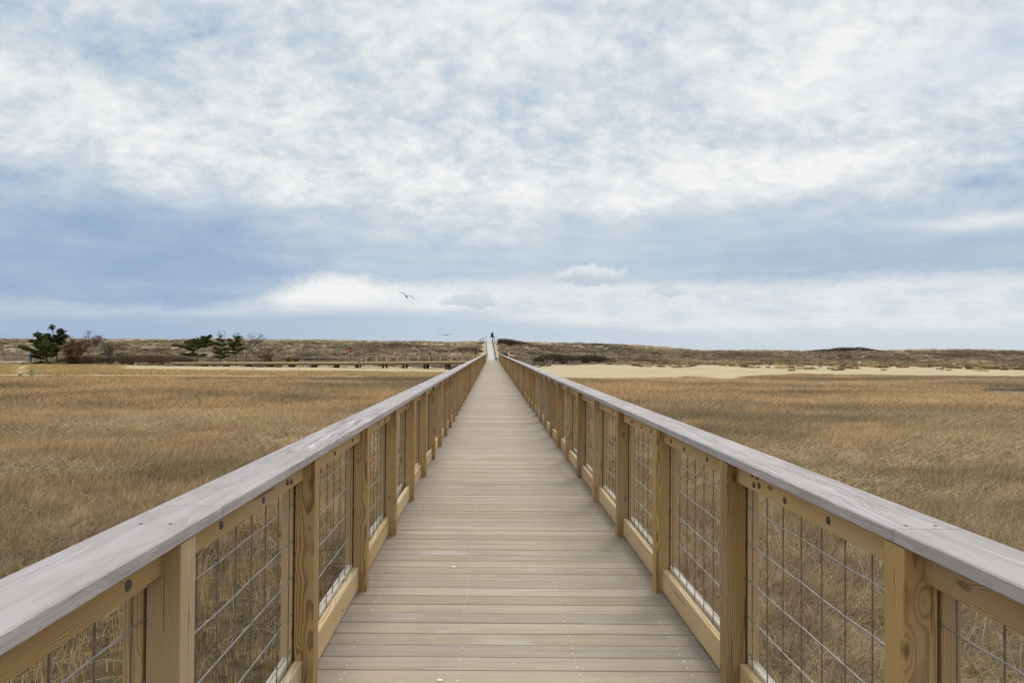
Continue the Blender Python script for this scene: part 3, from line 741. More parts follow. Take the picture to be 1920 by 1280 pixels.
for k, px in enumerate((716, 756, 797, 838)):
    f_ = (P(px, 680, 110).x-A.x)/(Bp.x-A.x); p = A+ud*(Ls*f_)
    for off in (.25, 1.6):
        mb = MB(); q0 = p+nrm*off; g_ = Hs(q0.x, q0.y); wd_ = .2 if px >= 797 else .13
        mb.box(q0.x-wd_, q0.x+wd_, q0.y-.15, q0.y+.15, g_-.5, q0.z-.28); mb.build('pile', DARKP, sbw)
lbw = thing('low_boardwalk', 'low railless boardwalk with a slotted kerb leading left over the sand', 'boardwalk')
Lq = P(318, 681.0, 116.0)
ud2 = (Lq-Bp).normalized(); n2 = Vector((0, 1, 0))
mb = MB(); slab(mb, Bp, Lq, 1.9, -.05, 0, n2); mb.build('deck', PLANKF, lbw)
mb = MB(); slab(mb, Bp, Lq, .08, -.30, -.052, n2, .02); slab(mb, Bp, Lq, .08, -.30, -.052, n2, 1.8); mb.build('beam', plain('olive_beam', srgb(104, 98, 62), .9), lbw)
mb = MB(); slab(mb, Bp, Lq, .12, .10, .20, n2, .0); slab(mb, Bp, Lq, .12, .10, .20, n2, 1.7)
Ll = (Lq-Bp).length; k = 0
while k*1.25 < Ll-1:
    a = Bp+ud2*(k*1.25); b_ = Bp+ud2*(k*1.25+.62); slab(mb, a, b_, .1, .002, .098, n2, .01); k += 1
mb.build('kerb', WOODF, lbw)
for px in (374, 418, 462, 505, 548, 591, 634, 675):
    f_ = (P(px, 681, 114).x-Bp.x)/(Lq.x-Bp.x); q0 = Bp+ud2*(Ll*f_); mb = MB(); g_ = Hs(q0.x, q0.y+.5)
    mb.box(q0.x-.33, q0.x+.33, q0.y+.1, q0.y+1.7, min(g_, q0.z-.6)-.2, q0.z-.31); mb.build('pile', DARKP, lbw)

# pole / post helpers
def post_thing(name, label, cat, px, ytop, ybot, Yd, r=.05, m_=None, group=None, sq=True):
    b_ = P(px, ybot, Yd); g_ = min(b_.z, Hs(b_.x, b_.y)+.02); tp = P(px, ytop, Yd); mb = MB()
    h = tp.z-g_
    if sq: mb.bar(-r, r, -r, r, -.3, h, 2, .01)
    else: mb.tube([(0, 0, -.3), (0, 0, h)], r, 8)
    return b_, g_, h, mb
def simple_post(name, label, cat, px, ytop, ybot, Yd, r=.05, m_=WOODG, group=None, sq=True):
    b_, g_, h, mb = post_thing(name, label, cat, px, ytop, ybot, Yd, r, m_, group, sq)
    o = mb.build(name, m_, None, (b_.x, b_.y, g_)); return tag(o, label, cat, group)
# grey rail fence behind the low boardwalk
gf = thing('rail_fence', 'old grey two-rail wooden fence running behind the low boardwalk', 'fence')
fp = [(-20, 666, 128), (100, 667, 127), (300, 668.5, 124), (500, 670, 122), (700, 671, 119), (900, 671.5, 116)]
fpt = [P(*a) for a in fp]
for zo in (0.0, -.55):
    mb = MB()
    for a, b_ in zip(fpt[:-1], fpt[1:]): slab(mb, a, b_, .06, zo-.09, zo+.07, Vector((0, 1, 0)))
    mb.build('rail', WOODG, gf)
pp = None; L0 = 0
for a, b_ in zip(fpt[:-1], fpt[1:]):
    n_ = int((b_-a).length/2.9)
    for k in range(n_):
        p = a.lerp(b_, k/n_)
        if pp is None: mb = MB(); mb.bar(-.07, .07, .061, .19, -1.5, .14, 2, .01); pp = mb.build('post', WOODG, gf, p)
        else: dup(pp, gf, p)

# ------------------------------------------------------------------ path over the dune with posts
path = MB(); pv = []
N_ = 40
for k in range(N_+1):
    y_ = 134+44*k/N_; x_ = -0.05-0.56*min(max((y_-137)/38, 0), 1); z_ = float(np.interp(y_, [128, 137, 175, 190], [-0.45, -0.12, 3.50, 3.3]))+.06
    pv += [(x_-.72, y_, z_), (x_+.72, y_, z_), (x_-.72, y_, z_-.3), (x_+.72, y_, z_-.3)]
fs = []
for k in range(N_): i = 4*k; fs += [(i, i+1, i+5, i+4), (i+2, i, i+4, i+6), (i+1, i+3, i+7, i+5)]
path.add(pv, fs+[(0, 2, 3, 1)]); tag(path.build('path', PLANKF), kind='structure')
rf = []
for sgn, lab in ((-1, 'weathered post and wire fence on the left of the dune path'), (1, 'weathered post and wire fence on the right of the dune path')):
    th = thing('path_fence', lab, 'fence', group='fences beside the dune path'); pts = []
    for k in range(12):
        y_ = 136+40*k/11; x_ = -0.05-0.56*min(max((y_-137)/38, 0), 1)+sgn*.85; z_ = Hs(x_, y_); hh = 1.15+(0.9 if k == 11 and sgn < 0 else 0.25*(k % 3 == 0))
        mb = MB(); mb.bar(-.055, .055, -.055, .055, -.4, hh, 2, .01); mb.build('post', WOODG, th, (x_, y_, z_)); pts.append(Vector((x_, y_, z_)))
    mb = MB()
    for z in (.3, .6, .9, 1.1): mb.tube([p+Vector((0, 0, z)) for p in pts], .022, 4)
    mb.build('wire', WOODG, th)

# ------------------------------------------------------------------ vegetation builders
def leafmat(name, stops, rough=0.9):
    m, t, b = mat(name, rough, .1); at = t.nodes.new('ShaderNodeAttribute'); at.attribute_name = 'brnd'
    col = ramp(t, E(t, at.outputs['Fac']), stops); link(t, col, b.inputs['Base Color']); return m
PINE_M = leafmat('pine_needles', [(0, srgb(44, 56, 28)), (.45, srgb(70, 84, 40)), (.8, srgb(100, 108, 52)), (1, srgb(128, 122, 68))])
PINE_D = leafmat('dark_needles', [(0, srgb(42, 54, 32)), (.6, srgb(64, 78, 42)), (1, srgb(98, 102, 56))])
OAKL = leafmat('dry_oak_leaves', [(0, srgb(92, 70, 58)), (.5, srgb(128, 98, 80)), (1, srgb(158, 126, 102))])
TWIG = leafmat('bare_twigs', [(0, srgb(66, 56, 48)), (.5, srgb(88, 76, 66)), (1, srgb(116, 102, 88))])
TWIGL = leafmat('red_brown_brush', [(0, srgb(82, 64, 54)), (.5, srgb(106, 84, 70)), (1, srgb(136, 114, 94))])
RUST = leafmat('rusty_foliage', [(0, srgb(90, 62, 26)), (.5, srgb(124, 86, 36)), (1, srgb(150, 112, 52))])
BARK = plain('bark', srgb(74, 62, 52), .95, .25, 6.0)
BARKG = plain('grey_bark', srgb(104, 96, 90), .95, .2, 6.0)
def leaf_mesh(name, c, size, m_, parent, loc=None, up=0.4, elong=1.8, rs=None):
    """one small four-sided leaf clump face per point"""
    rs = rs or rng; c = np.asarray(c, float); n = len(c)
    a = rs.normal(0, 1, (n, 3)); a[:, 2] = np.abs(a[:, 2])*up+a[:, 2]*(1-up)*.4; a /= np.linalg.norm(a, axis=1)[:, None]
    b_ = rs.normal(0, 1, (n, 3)); b_ -= a*(a*b_).sum(1)[:, None]; b_ /= np.linalg.norm(b_, axis=1)[:, None]
    s = size*rs.uniform(.6, 1.4, n)[:, None]
    v = np.stack([c-b_*s*.5, c+a*s*elong*.35-b_*s*.15+b_*s*.7, c+a*s*elong, c+a*s*elong*.4-b_*s*.55], 1).reshape(-1, 3)
    me = bpy.data.meshes.new(name); np_mesh(me, v, np.arange(n*4).reshape(n, 4))
    at = me.attributes.new('brnd', 'FLOAT', 'POINT'); at.data.foreach_set('value', np.repeat(rs.uniform(size=n), 4)[:len(me.vertices)].astype(np.float32))
    me.materials.append(m_); o = bpy.data.objects.new(name, me); C.objects.link(o); o.parent = parent
    if loc is not None: o.location = loc
    return o
def blade_mesh(name, p, q_, wd, m_, parent):
    """thin tapered twigs from p to q"""
    p = np.asarray(p); q_ = np.asarray(q_); n = len(p); d = q_-p; d /= np.linalg.norm(d, axis=1)[:, None]+1e-9
    s = np.cross(d, rng.normal(0, 1, (n, 3))); s /= np.linalg.norm(s, axis=1)[:, None]+1e-9; s *= wd*.5
    v = np.stack([p-s, p+s, q_+s*.3, q_-s*.3], 1).reshape(-1, 3); me = bpy.data.meshes.new(name); np_mesh(me, v, np.arange(n*4).reshape(n, 4))
    at = me.attributes.new('brnd', 'FLOAT', 'POINT'); at.data.foreach_set('value', np.repeat(rng.uniform(size=n), 4)[:len(me.vertices)].astype(np.float32))
    me.materials.append(m_); o = bpy.data.objects.new(name, me); C.objects.link(o)
    if parent: o.parent = parent
    return o
def pine_tree(label, base, limbs, Yd, mt=PINE_M, leaf=.17, trunk_r=.14, dens=1.0, group='trees on the sand beyond the marsh', cat='tree', name='pine_tree', spread=.33):
    """limbs: (start px,py,  end px,py, pad radius m) drawn where the tree stands; first entry is the trunk top"""
    g = P(base[0], base[1], Yd); gz = Hs(g.x, g.y); root = thing(name, label, cat, (g.x, g.y, gz), group=group); org = Vector((g.x, g.y, gz))
    tb = MB(); pts = []
    top = P(limbs[0][0], limbs[0][1], Yd)-org
    midp = top*.5+Vector((random.uniform(-.25, .25), random.uniform(-.3, .3), 0))
    tb.tube([(0, 0, -.2), midp*.5+Vector((.05, 0, 0)), midp, top], trunk_r, 7, .03)
    for (sx, sy, ex, ey, pr) in limbs[1:]:
        dpt = random.uniform(-1.1, 1.1)*max(.6, abs(ex-sx)/F*Yd*.6)
        s = P(sx, sy, Yd)-org; e = P(ex, ey, Yd)-org+Vector((0, dpt, 0)); mid_ = (s+e)/2+Vector((0, 0, -.12))
        tb.tube([s, mid_, e], .06, 5, .015)
        n = int(210*dens*(e-s).length/1.5+120*pr/.4*dens)
        for k in range(n):
            u = random.random()**.6; c = s.lerp(e, .25+.8*u) if u < .9 else e.copy()
            # clumps along the branch, each a small upward whorl
            ph = math.floor(u*6); rr = pr*(.55+.45*math.sin(ph*2.3+sx))
            pts.append(c+Vector((random.gauss(0, rr*.75), random.gauss(0, rr*.8), abs(random.gauss(0, rr*spread))-.05)))
    for k in range(int(60*dens)): pts.append(top+Vector((random.gauss(0, .22), random.gauss(0, .22), random.gauss(-.15, .3))))
    tb.build('trunk', BARK, root); leaf_mesh('crown', [tuple(p) for p in pts], leaf, mt, root, up=.85); return root
pine_tree('tall dark pine rising above the others behind the left stub posts', (108, 688), [(97, 613), (108, 655, 92, 628, .35), (108, 640, 121, 622, .35), (107, 640, 128, 630, .45), (108, 645, 118, 634, .5), (108, 650, 124, 641, .4), (105, 650, 96, 640, .5), (108, 628, 112, 618, .3), (108, 640, 104, 630, .35)], 121, PINE_D, .17, dens=1.6)
pine_tree('broad olive pine beside the person in blue at far left', (90, 690), [(72, 627), (90, 670, 70, 628, .35), (85, 655, 80, 632, .4), (90, 670, 64, 640, .4), (90, 665, 70, 650, .6), (90, 668, 56, 652, .4), (88, 662, 84, 645, .6), (92, 660, 102, 646, .6), (90, 668, 108, 655, .6), (90, 670, 74, 662, .6), (95, 672, 104, 664, .5), (88, 675, 66, 668, .35), (90, 668, 92, 652, .6)], 119, PINE_M, .18, dens=1.9)
pine_tree('low rounded pine bush at the foot of the far left pines', (80, 691), [(80, 680), (78, 690, 70, 681, .35), (80, 690, 86, 680, .4), (82, 690, 94, 682, .4), (80, 688, 78, 678, .35)], 117, PINE_D, .16, .06, name='pine_bush', cat='bush', group='shrubs on the sand beyond the marsh')
pine_tree('flat topped windswept pine left of the narrow pine', (368, 672), [(372, 640), (368, 655, 336, 648, .35), (368, 652, 350, 643, .45), (368, 650, 366, 638, .5), (370, 650, 382, 632, .4), (370, 650, 396, 630, .26), (370, 648, 390, 640, .45), (370, 652, 382, 646, .45), (372, 652, 400, 645, .3), (367, 662, 352, 652, .5), (368, 655, 374, 648, .5), (366, 668, 346, 665, .38), (368, 668, 358, 664, .4), (372, 668, 384, 666, .25)], 118, PINE_M, .17, dens=1.7)
pine_tree('narrow pointed pine between the flat topped pine and the shaggy pine', (413, 674), [(414, 628), (414, 640, 408, 636, .2), (414, 642, 420, 637, .2), (414, 650, 405, 644, .3), (414, 650, 422, 646, .28), (414, 658, 404, 653, .4), (414, 658, 426, 654, .4), (414, 665, 400, 661, .4), (414, 665, 430, 661, .45), (414, 668, 414, 655, .4), (414, 672, 404, 669, .4), (414, 672, 426, 668, .4)], 118, PINE_M, .16, .1)
pine_tree('shaggy green pine directly beside the leafless tree', (443, 670), [(443, 631), (443, 645, 431, 637, .28), (443, 640, 446, 633, .35), (443, 645, 451, 638, .35), (443, 650, 436, 645, .4), (443, 652, 453, 646, .35), (443, 658, 427, 645, .3), (443, 658, 436, 656, .4), (443, 660, 454, 654, .35), (443, 662, 448, 660, .35), (443, 664, 434, 662, .3)], 118, PINE_M, .16, .1)
# leafless and brown-leaved trees: recursive branching
def branch_tree(name, label, base, Yd, h, lean, leaves=None, group='trees on the sand beyond the marsh', seed=1, m_=BARKG, spread=.55, droop=0.0, nst=1, lsize=.12, lden=5, cat='tree'):
    rs = random.Random(seed); g = P(base[0], base[1], Yd); gz = Hs(g.x, g.y); root = thing(name, label, cat, (g.x, g.y, gz), group=group)
    tk = MB(); tw_p, tw_q, lv = [], [], []
    def grow(p, d, L, r, dep):
        q_ = p+d*L
        if r > .014: tk.tube([p, (p+q_)/2+Vector((rs.gauss(0, L*.04), rs.gauss(0, L*.04), 0)), q_], r, 5, r*.72)
        else: tw_p.append(tuple(p)); tw_q.append(tuple(q_))
        if dep == 0:
            if leaves:
                for k in range(lden): lv.append(tuple(q_+Vector((rs.gauss(0, .13), rs.gauss(0, .13), rs.gauss(0, .10)))))
            return
        for k in range(3 if dep > 2 else 4):
            nd = (d+Vector((rs.gauss(0, spread)+lean[0]*.25, rs.gauss(0, spread), rs.gauss(.10-droop, spread*.6)))).normalized()
            grow(p+(q_-p)*rs.uniform(.55, 1.0), nd, L*rs.uniform(.6, .82), r*.62, dep-1)
    for k in range(nst): grow(Vector((rs.gauss(0, .3)*(nst > 1), rs.gauss(0, .3)*(nst > 1), -.1)), Vector((lean[0]+rs.gauss(0, .25)*(nst > 1), lean[1], 1)).normalized(), h*.30, .11/(1+.3*(nst > 1)), 5)
    tk.build('trunk', m_, root)
    blade_mesh('twigs', tw_p, tw_q, .03, TWIG if m_ is BARKG else TWIGL, root)
    if leaves: leaf_mesh('crown', lv, lsize, leaves, root, up=.5, elong=1.3)
    return root
branch_tree('bare_tree', 'leafless grey tree leaning right beside the shaggy pine', (456, 671), 118, 8.6, (.30, 0), seed=4, spread=.36)
branch_tree('oak_tree', 'brown leaved spreading oak leaning right of the tall dark pine', (140, 689), 119, 8.0, (.55, 0), OAKL, seed=9, m_=BARK, spread=.58, lden=3)
branch_tree('oak_tree', 'low brown leaved oak at the base of the far left tree clump', (130, 691), 117.5, 5.2, (.25, 0), OAKL, seed=12, m_=BARK, spread=.65, nst=4, lden=4)
branch_tree('bare_shrub', 'leafless grey shrub right of the brown leaved oak', (205, 686), 120, 5.0, (.25, 0), seed=15, spread=.55, nst=3, group='shrubs on the sand beyond the marsh', cat='shrub')
branch_tree('bare_shrub', 'low leafless grey shrub right of the leafless tree', (492, 672), 120, 3.8, (.2, 0), seed=17, spread=.6, nst=3, group='shrubs on the sand beyond the marsh', cat='shrub')
def thicket(label, px0, px1, yt, yb, Yd, depth=4.0, n=2600, m_=TWIG, prof=None, hmax=None, name='thicket'):
    """dense bare brush between two pixel columns; yt,yb are the photo rows of its top and foot"""
    a = P(px0, yb, Yd); b_ = P(px1, yb, Yd); cx = (a.x+b_.x)/2; cy = Yd+depth/2
    hh = (yb-yt)/F*Yd
    u = rng.uniform(0, 1, n); x = a.x+(b_.x-a.x)*u; y = Yd+rng.uniform(0, depth, n); z = H(x, y)
    pr = (np.interp(u, np.linspace(0, 1, len(prof)), prof) if prof else np.sin(np.pi*np.clip(u, .04, .96))**.45)*(.75+.5*fbm(x*.5, y*.5, int(px0)))
    hgt = hh*pr*rng.uniform(.35, 1.0, n)
    st = rng.uniform(0, .6, n)*hgt
    p = np.stack([x, y, z+st-.05], -1); q_ = p+np.stack([rng.normal(0, .3, n)*hgt, rng.normal(0, .3, n)*hgt, (hgt-st)], -1)
    root = thing(name, label, 'bush', (cx, cy, Hs(cx, cy)), group='thickets along the dunes')
    o = blade_mesh('twigs', p-np.array([cx, cy, root.location.z]), q_-np.array([cx, cy, root.location.z]), .075, m_, root)
    stems = MB(); 
    for k in range(14):
        xx = random.uniform(a.x, b_.x); y_ = Yd+random.uniform(0, depth); h_ = hh*.6
        stems.tube([(xx-cx, y_-cy, Hs(xx, y_)-root.location.z-.1), (xx-cx+random.uniform(-.3, .3), y_-cy, Hs(xx, y_)-root.location.z+h_*.6)], .035, 4, .012)
    stems.build('stem', BARK, root); return root
thicket('long low band of dark red brown brush at the left behind the golden grass strip', 150, 345, 668, 686, 119, 5, 7000, TWIGL, [.4, .8, 1, 1, 1, 1, .9, .8])
thicket('rusty brown brush under the far left pines and oaks', 98, 212, 673, 690, 118.5, 4, 4200, TWIGL, [.5, .9, 1, .9, 1, .9, .7, .5])
thicket('dark brush mound behind the low boardwalk right of the leafless tree', 515, 625, 659, 669, 131, 5, 3500, TWIG, [.4, .9, 1, 1, .9, .7, .7, .5])
thicket('dark brush clump on the dune crest just right of the path top', 934, 1000, 637, 648, 172, 4, 3000, TWIG, [1, 1.1, 1, .95, .85, .7, .5, .3])
thicket('dark round shrub low on the dune right of the dune path', 936, 956, 651, 664, 133, 3, 1800, TWIG)
thicket('wide dark thicket behind the broken sand fence right of the footbridge', 1000, 1145, 661, 679, 122, 5, 7000, TWIG, [.7, .95, 1.2, 1, .85, .95, .9, .6])
thicket('thin dark brush line where the right dune meets the beach', 1180, 1290, 667, 676, 124, 4, 3200, TWIGL, [.3, .9, .8, .7, .5, .5])
thicket('dark thicket standing on the far right dune crest', 1520, 1660, 654, 664, 178, 5, 5200, TWIG, [.35, .6, .75, .85, 1, 1.05, .8, .4])
thicket('low brown brush at the foot of the dune left of the dune path', 842, 905, 646, 656, 150, 4, 1500, TWIG)
thicket('faint dark brush along the dune top near the middle of the right ridge', 1270, 1330, 656, 660, 174, 4, 1500, TWIG)
thicket('low brown brush under the side boardwalk near the footbridge', 838, 880, 684, 692, 103, 3, 1200, TWIGL)
for px, yt, yb, w_, lab in ((506, 667, 680, 3.2, 'tall oval rust coloured shrub, leftmost of the three on the low boardwalk edge'), (541, 668, 680, 4.4, 'widest rust brown shrub behind the low boardwalk, middle of three'), (556, 671, 679.5, 4.2, 'short rust brown shrub behind the low boardwalk, rightmost of three')):
    b_ = P(px, yb, 117.5); gz = Hs(b_.x, b_.y); top = P(px, yt, 117.5).z; hh = top-gz; rr = w_/F*117.5
    root = thing('juniper_shrub', lab, 'shrub', (b_.x, b_.y, gz), group='small shrubs behind the low boardwalk')
    tb = MB(); tb.tube([(0, 0, -.1), (0, 0, hh*.7)], .05, 5, .02); tb.build('trunk', BARK, root)
    c = rng.normal(0, 1, (420, 3)); c /= np.linalg.norm(c, axis=1)[:, None]; c *= (rng.uniform(0, 1, (420, 1))**.4)
    c = np.stack([c[:, 0]*rr, c[:, 1]*rr, hh*.56+c[:, 2]*hh*.42], -1); leaf_mesh('crown', c, .12, RUST, root, up=.8)

# evergreen fixed on the post at the top of the path
ev = P(923, 642, 175); evz = Hs(ev.x+.6, ev.y)
root = thing('evergreen_tree', 'small conical evergreen tree standing on the dune crest beside the path top', 'tree', (ev.x, ev.y, evz), group='trees on the sand beyond the marsh')
tz = P(922.8, 623.5, 175).z-evz; bz = P(922.8, 632.5, 175).z-evz
tb = MB(); tb.tube([(0, 0, -.2), (0, 0, tz-.2)], .08, 6, .03); tb.build('trunk', WOODG, root)
pts = []
for k in range(520):
    u = random.random()**.8; rr = .48*(1-u)+.03; a = random.uniform(0, 6.28); pts.append((math.cos(a)*rr*random.uniform(.3, 1), math.sin(a)*rr*random.uniform(.3, 1), bz+(tz-bz)*u-.05))
leaf_mesh('crown', pts, .13, PINE_D, root, up=.3)

# ------------------------------------------------------------------ signs, posts and small things
WHITE = plain('white_sign', srgb(214, 216, 218), .6, .05); RED = plain('red_sign', srgb(196, 58, 62), .6, .05); BLUEW = plain('pale_blue_sign', srgb(180, 196, 224), .6, .05)
def sign(label, px, ytop, ybot, Yd, wpx, hpx, board, m_=WHITE, pole=WOODG, pr=.045, extra=None, cat='sign', name='sign', group=None):
    b_, g_, h, mb = post_thing(name, label, cat, px, ytop, ybot, Yd, pr)
    root = thing(name, label, cat, (b_.x, b_.y, g_), group=group); mb.build('post', pole, root)
    zc = P(px, board, Yd).z-g_; w2 = wpx/F*Yd/2; h2 = hpx/F*Yd/2; s = MB(); s.bar(-w2, w2, -pr-.03, -pr-.003, zc-h2, zc+h2, 1, .004); s.build('board', m_, root)
    if extra:
        m2, frac = extra; s = MB(); s.box(-w2*.96, w2*.96, -pr-.036, -pr-.031, zc-h2*.96, zc-h2*.96+h2*2*frac); s.build('stripe', m2, root)
    return root
G1 = 'signs along the dunes'
sign('white and red sign on a thin post left of the far left pines', 43, 649, 674, 127, 7, 3.6, 650.5, BLUEW, extra=(RED, .3), group=G1)
sign('small pale sign on a post behind the brown leaved oak', 184, 650, 668, 125, 6, 2.6, 651.3, BLUEW, group=G1)
sign('red sign on a dark post on the slope above the side boardwalk', 657.5, 651, 671, 133, 7, 3, 657.6, RED, pole=DARKP, group=G1)
sign('small red marker sign on the dune crest left of the path top', 900.4, 636, 643, 174, 2.4, 2.8, 637.8, RED, group=G1)
sign('white notice sign on a wooden post on the right beach', 1611, 676, 696, 106, 6, 2.6, 679.0, WHITE, pole=WOODF, pr=.06, group=G1)
sign('white plaque on a short post beside the footbridge end', 954, 657, 672, 109, 2.2, 6, 663.6, WHITE, pole=WOODF, pr=.08, group=G1)
simple_post('post', 'tall grey pole where the low boardwalk meets the side boardwalk railing', 'post', 674, 666, 688, 111.6, .12, WOODG)
simple_post('marker_post', 'thin leaning-grey marker pole with dark tip on the right beach', 'post', 1538, 663, 690, 108, .045, plain('dark_grey_post', srgb(96, 88, 80), .9), sq=False)
simple_post('stub_post', 'greenish wooden stub post, taller of the two at the far left sand path', 'post', 60.5, 693, 706, 73, .14, plain('green_post', srgb(132, 138, 104), .9), group='stub posts at the trodden path')
simple_post('stub_post', 'short leaning greenish stub post, lower of the two at the far left sand path', 'post', 38, 700, 708, 72, .14, plain('green_post_dark', srgb(120, 132, 92), .9), group='stub posts at the trodden path')
simple_post('marker_post', 'short grey post in front of the low boardwalk on the golden strip', 'post', 474, 684, 691, 100, .06, WOODG)
simple_post('marker_post', 'thin grey marker post in the pines foreground beside the low pine bush', 'post', 91, 682, 690, 110, .09, WOODG)
for px, yt, lab in ((903.3, 632.5, 'shortest thin pole on the dune crest left of the path'), (905.6, 631, 'tallest thin pole on the dune crest left of the path'), (907.7, 632, 'thin pole nearest the path fence on the dune crest')):
    simple_post('pole', lab, 'pole', px, yt, 643, 176, .055, WOODG, group='thin poles on the dune crest')
simple_post('pole', 'grey pole on the crest right of the dune path fence', 'pole', 927.5, 631.5, 643, 176, .07, WOODG)
for px, yt, yb, lab in ((858, 655.5, 674, 'pale grey post behind the side boardwalk, leftmost of three'), (869.5, 656, 674, 'thin pale post behind the side boardwalk, middle of three'), (892, 652, 667, 'brown post behind the side boardwalk near the footbridge'),):
    simple_post('post', lab, 'post', px, yt, yb, 116, .09, WOODG if px < 880 else DARKP, group='posts behind the side boardwalk')
simple_post('post', 'tan wooden post left of the sand fence beside the footbridge end', 'post', 965.5, 658, 672, 112, .10, WOODG)
# blue and green bins
def bin_(name, label, px, yt, yb, Yd, r, col):
    b_ = P(px, yb, Yd); g_ = Hs(b_.x, b_.y); root = thing(name, label, 'bin', (b_.x, b_.y, g_)); h = P(px, yt, Yd).z-g_
    mb = MB(); mb.tube([(0, 0, 0), (0, 0, h*.35), (0, 0, h*.65), (0, 0, h*.86)], r*.9, 12, r); mb.build('barrel', plain(name, col, .5), root)
    mb = MB(); mb.tube([(0, 0, h*.862), (0, 0, h*.93), (0, 0, h)], r*1.08, 12, r*.5); mb.build('lid', plain(name+'_lid', tuple(c*.8 for c in col[:3])+(1,), .5), root)
bin_('litter_bin', 'blue litter barrel at the foot of the dune path on the right', 930.5, 669, 672, 128, .24, srgb(92, 122, 164))
bin_('litter_bin', 'dark green litter bin beside the sand fence at the footbridge end', 964.5, 669.5, 674, 110, .22, srgb(44, 66, 54))
# sand fence of thin slats, standing and broken pieces
SLAT = plain('weathered_slat', srgb(150, 144, 138), .9, .2, 8.0)
def slat_fence(label, pts, Yd0, Yd1, h, lean=.12, step=.11, group='sand fences at the head of the beach'):
    root = thing('sand_fence', label, 'fence', P(pts[0][0], pts[0][1], Yd0), group=group); o = root.location; n_ = len(pts)
    wp = [P(a, b_, Yd0+(Yd1-Yd0)*i/(n_-1)) for i, (a, b_) in enumerate(pts)]
    L = [0]
    for a, b_ in zip(wp[:-1], wp[1:]): L.append(L[-1]+(b_-a).length)
    mb = MB(); k = 0.0
    def at_(s):
        for i in range(n_-1):
            if s <= L[i+1]: return wp[i].lerp(wp[i+1], (s-L[i])/(L[i+1]-L[i]))
        return wp[-1]
    while k < L[-1]:
        p = at_(k); z_ = min(p.z, Hs(p.x, p.y)+.3); hh = h*random.uniform(.85, 1.08)
        lx = random.uniform(-lean, lean)+.3*lean; ly = random.uniform(-lean, lean); b0 = Vector((p.x, p.y, z_-.1))-o; t0 = b0+Vector((lx, ly, hh+.1))
        s_ = Vector((.024, 0, 0)); d_ = Vector((0, .008, 0)); mb.add([b0-s_-d_, b0+s_-d_, b0+s_+d_, b0-s_+d_, t0-s_-d_, t0+s_-d_, t0+s_+d_, t0-s_+d_], [(3, 2, 1, 0), (4, 5, 6, 7), (0, 1, 5, 4), (1, 2, 6, 5), (2, 3, 7, 6), (3, 0, 4, 7)])
        k += step*random.uniform(.7, 1.3)
    mb.build('slats', SLAT, root); mb = MB()
    for f_ in (.25, .6, .85):
        mb.tube([Vector((at_(L[-1]*i/8).x, at_(L[-1]*i/8).y+.02, min(at_(L[-1]*i/8).z, Hs(at_(L[-1]*i/8).x, at_(L[-1]*i/8).y)+.3)+h*f_))-o for i in range(9)], .012, 4)
    mb.build('wire', STEEL2, root)
slat_fence('standing grey slatted sand fence right of the footbridge end', [(966, 675), (978, 676), (1000, 677)], 112, 115, .95, .10, .09)
slat_fence('dark netting-like roll of slatted fence at the foot of the dune path', [(928, 676), (934, 676)], 108, 109.5, .85, .15, .06)
slat_fence('leaning grey piece of sand fence in front of the wide thicket', [(1002, 680), (1018, 680)], 115, 116, .5, .25, .16)
slat_fence('broken tilted piece of sand fence, tallest bit by the thicket', [(1022, 682), (1034, 682)], 114, 115, .85, .35, .13)
slat_fence('grey splayed sand fence fragment below the thicket', [(1036, 682), (1048, 682)], 113, 114, .5, .4, .2)
slat_fence('fan of collapsed sand fence slats at the right end of the thicket', [(1062, 684), (1090, 683)], 113, 115, .7, .6, .16)
slat_fence('flattened line of sand fence slats half buried in the sand', [(1092, 683), (1130, 682), (1190, 688)], 113, 109, .28, .55, .3)
# driftwood pieces
DW = plain('driftwood', srgb(96, 84, 70), .9, .3, 4.0)
dlabs = ['dark driftwood log lying across the head of the beach', 'short driftwood piece near the fence fragments on the sand', 'wrack clump lying alone on the right beach', 'small dark driftwood bit close to the footbridge on the sand', 'driftwood branch right of the thicket on the slope']
for (px, py, Yd, L), lab in zip(((1205, 686, 107, 1.0), (1150, 681, 113, 2.2), (1270, 688, 104, 1.5), (1012, 683, 110, .9), (1240, 680, 114, 1.6)), dlabs):
    p = P(px, py, Yd); g_ = Hs(p.x, p.y); mb = MB(); a = random.uniform(-.3, .3)
    mb.tube([(-L/2, 0, .05), (-L*.1, a*.4, .12), (L*.2, a, .1), (L/2, a*1.2, .06)], .10, 6, .04)
    for k in range(3): s = random.uniform(-.3, .3)*L; mb.tube([(s, 0, .1), (s+random.uniform(-.2, .2), random.uniform(-.3, .3), random.uniform(.2, .45))], .035, 5, .01)
    tag(mb.build('driftwood', DW, None, (p.x, p.y, g_)), lab, 'driftwood', 'driftwood on the beach')

# road at far left
rm = MB(); a = P(-60, 678, 122); b_ = P(76, 678, 122); z_ = [Hs(a.x, 121), Hs(b_.x, 121), Hs(b_.x, 126), Hs(a.x, 126)]
zr = max(z_)+.12
rm.add([(a.x-10, 120.6, zr-.25), (b_.x, 120.6, zr-.25), (b_.x, 120.6, zr), (a.x-10, 120.6, zr), (b_.x, 126, zr+.05), (a.x-10, 126, zr+.05), (a.x-10, 120.6, zr-1), (b_.x, 120.6, zr-1)], [(0, 1, 2, 3), (3, 2, 4, 5), (6, 7, 1, 0)])
tag(rm.build('road', plain('pale_road', srgb(186, 180, 170), .9, .06)), kind='structure')

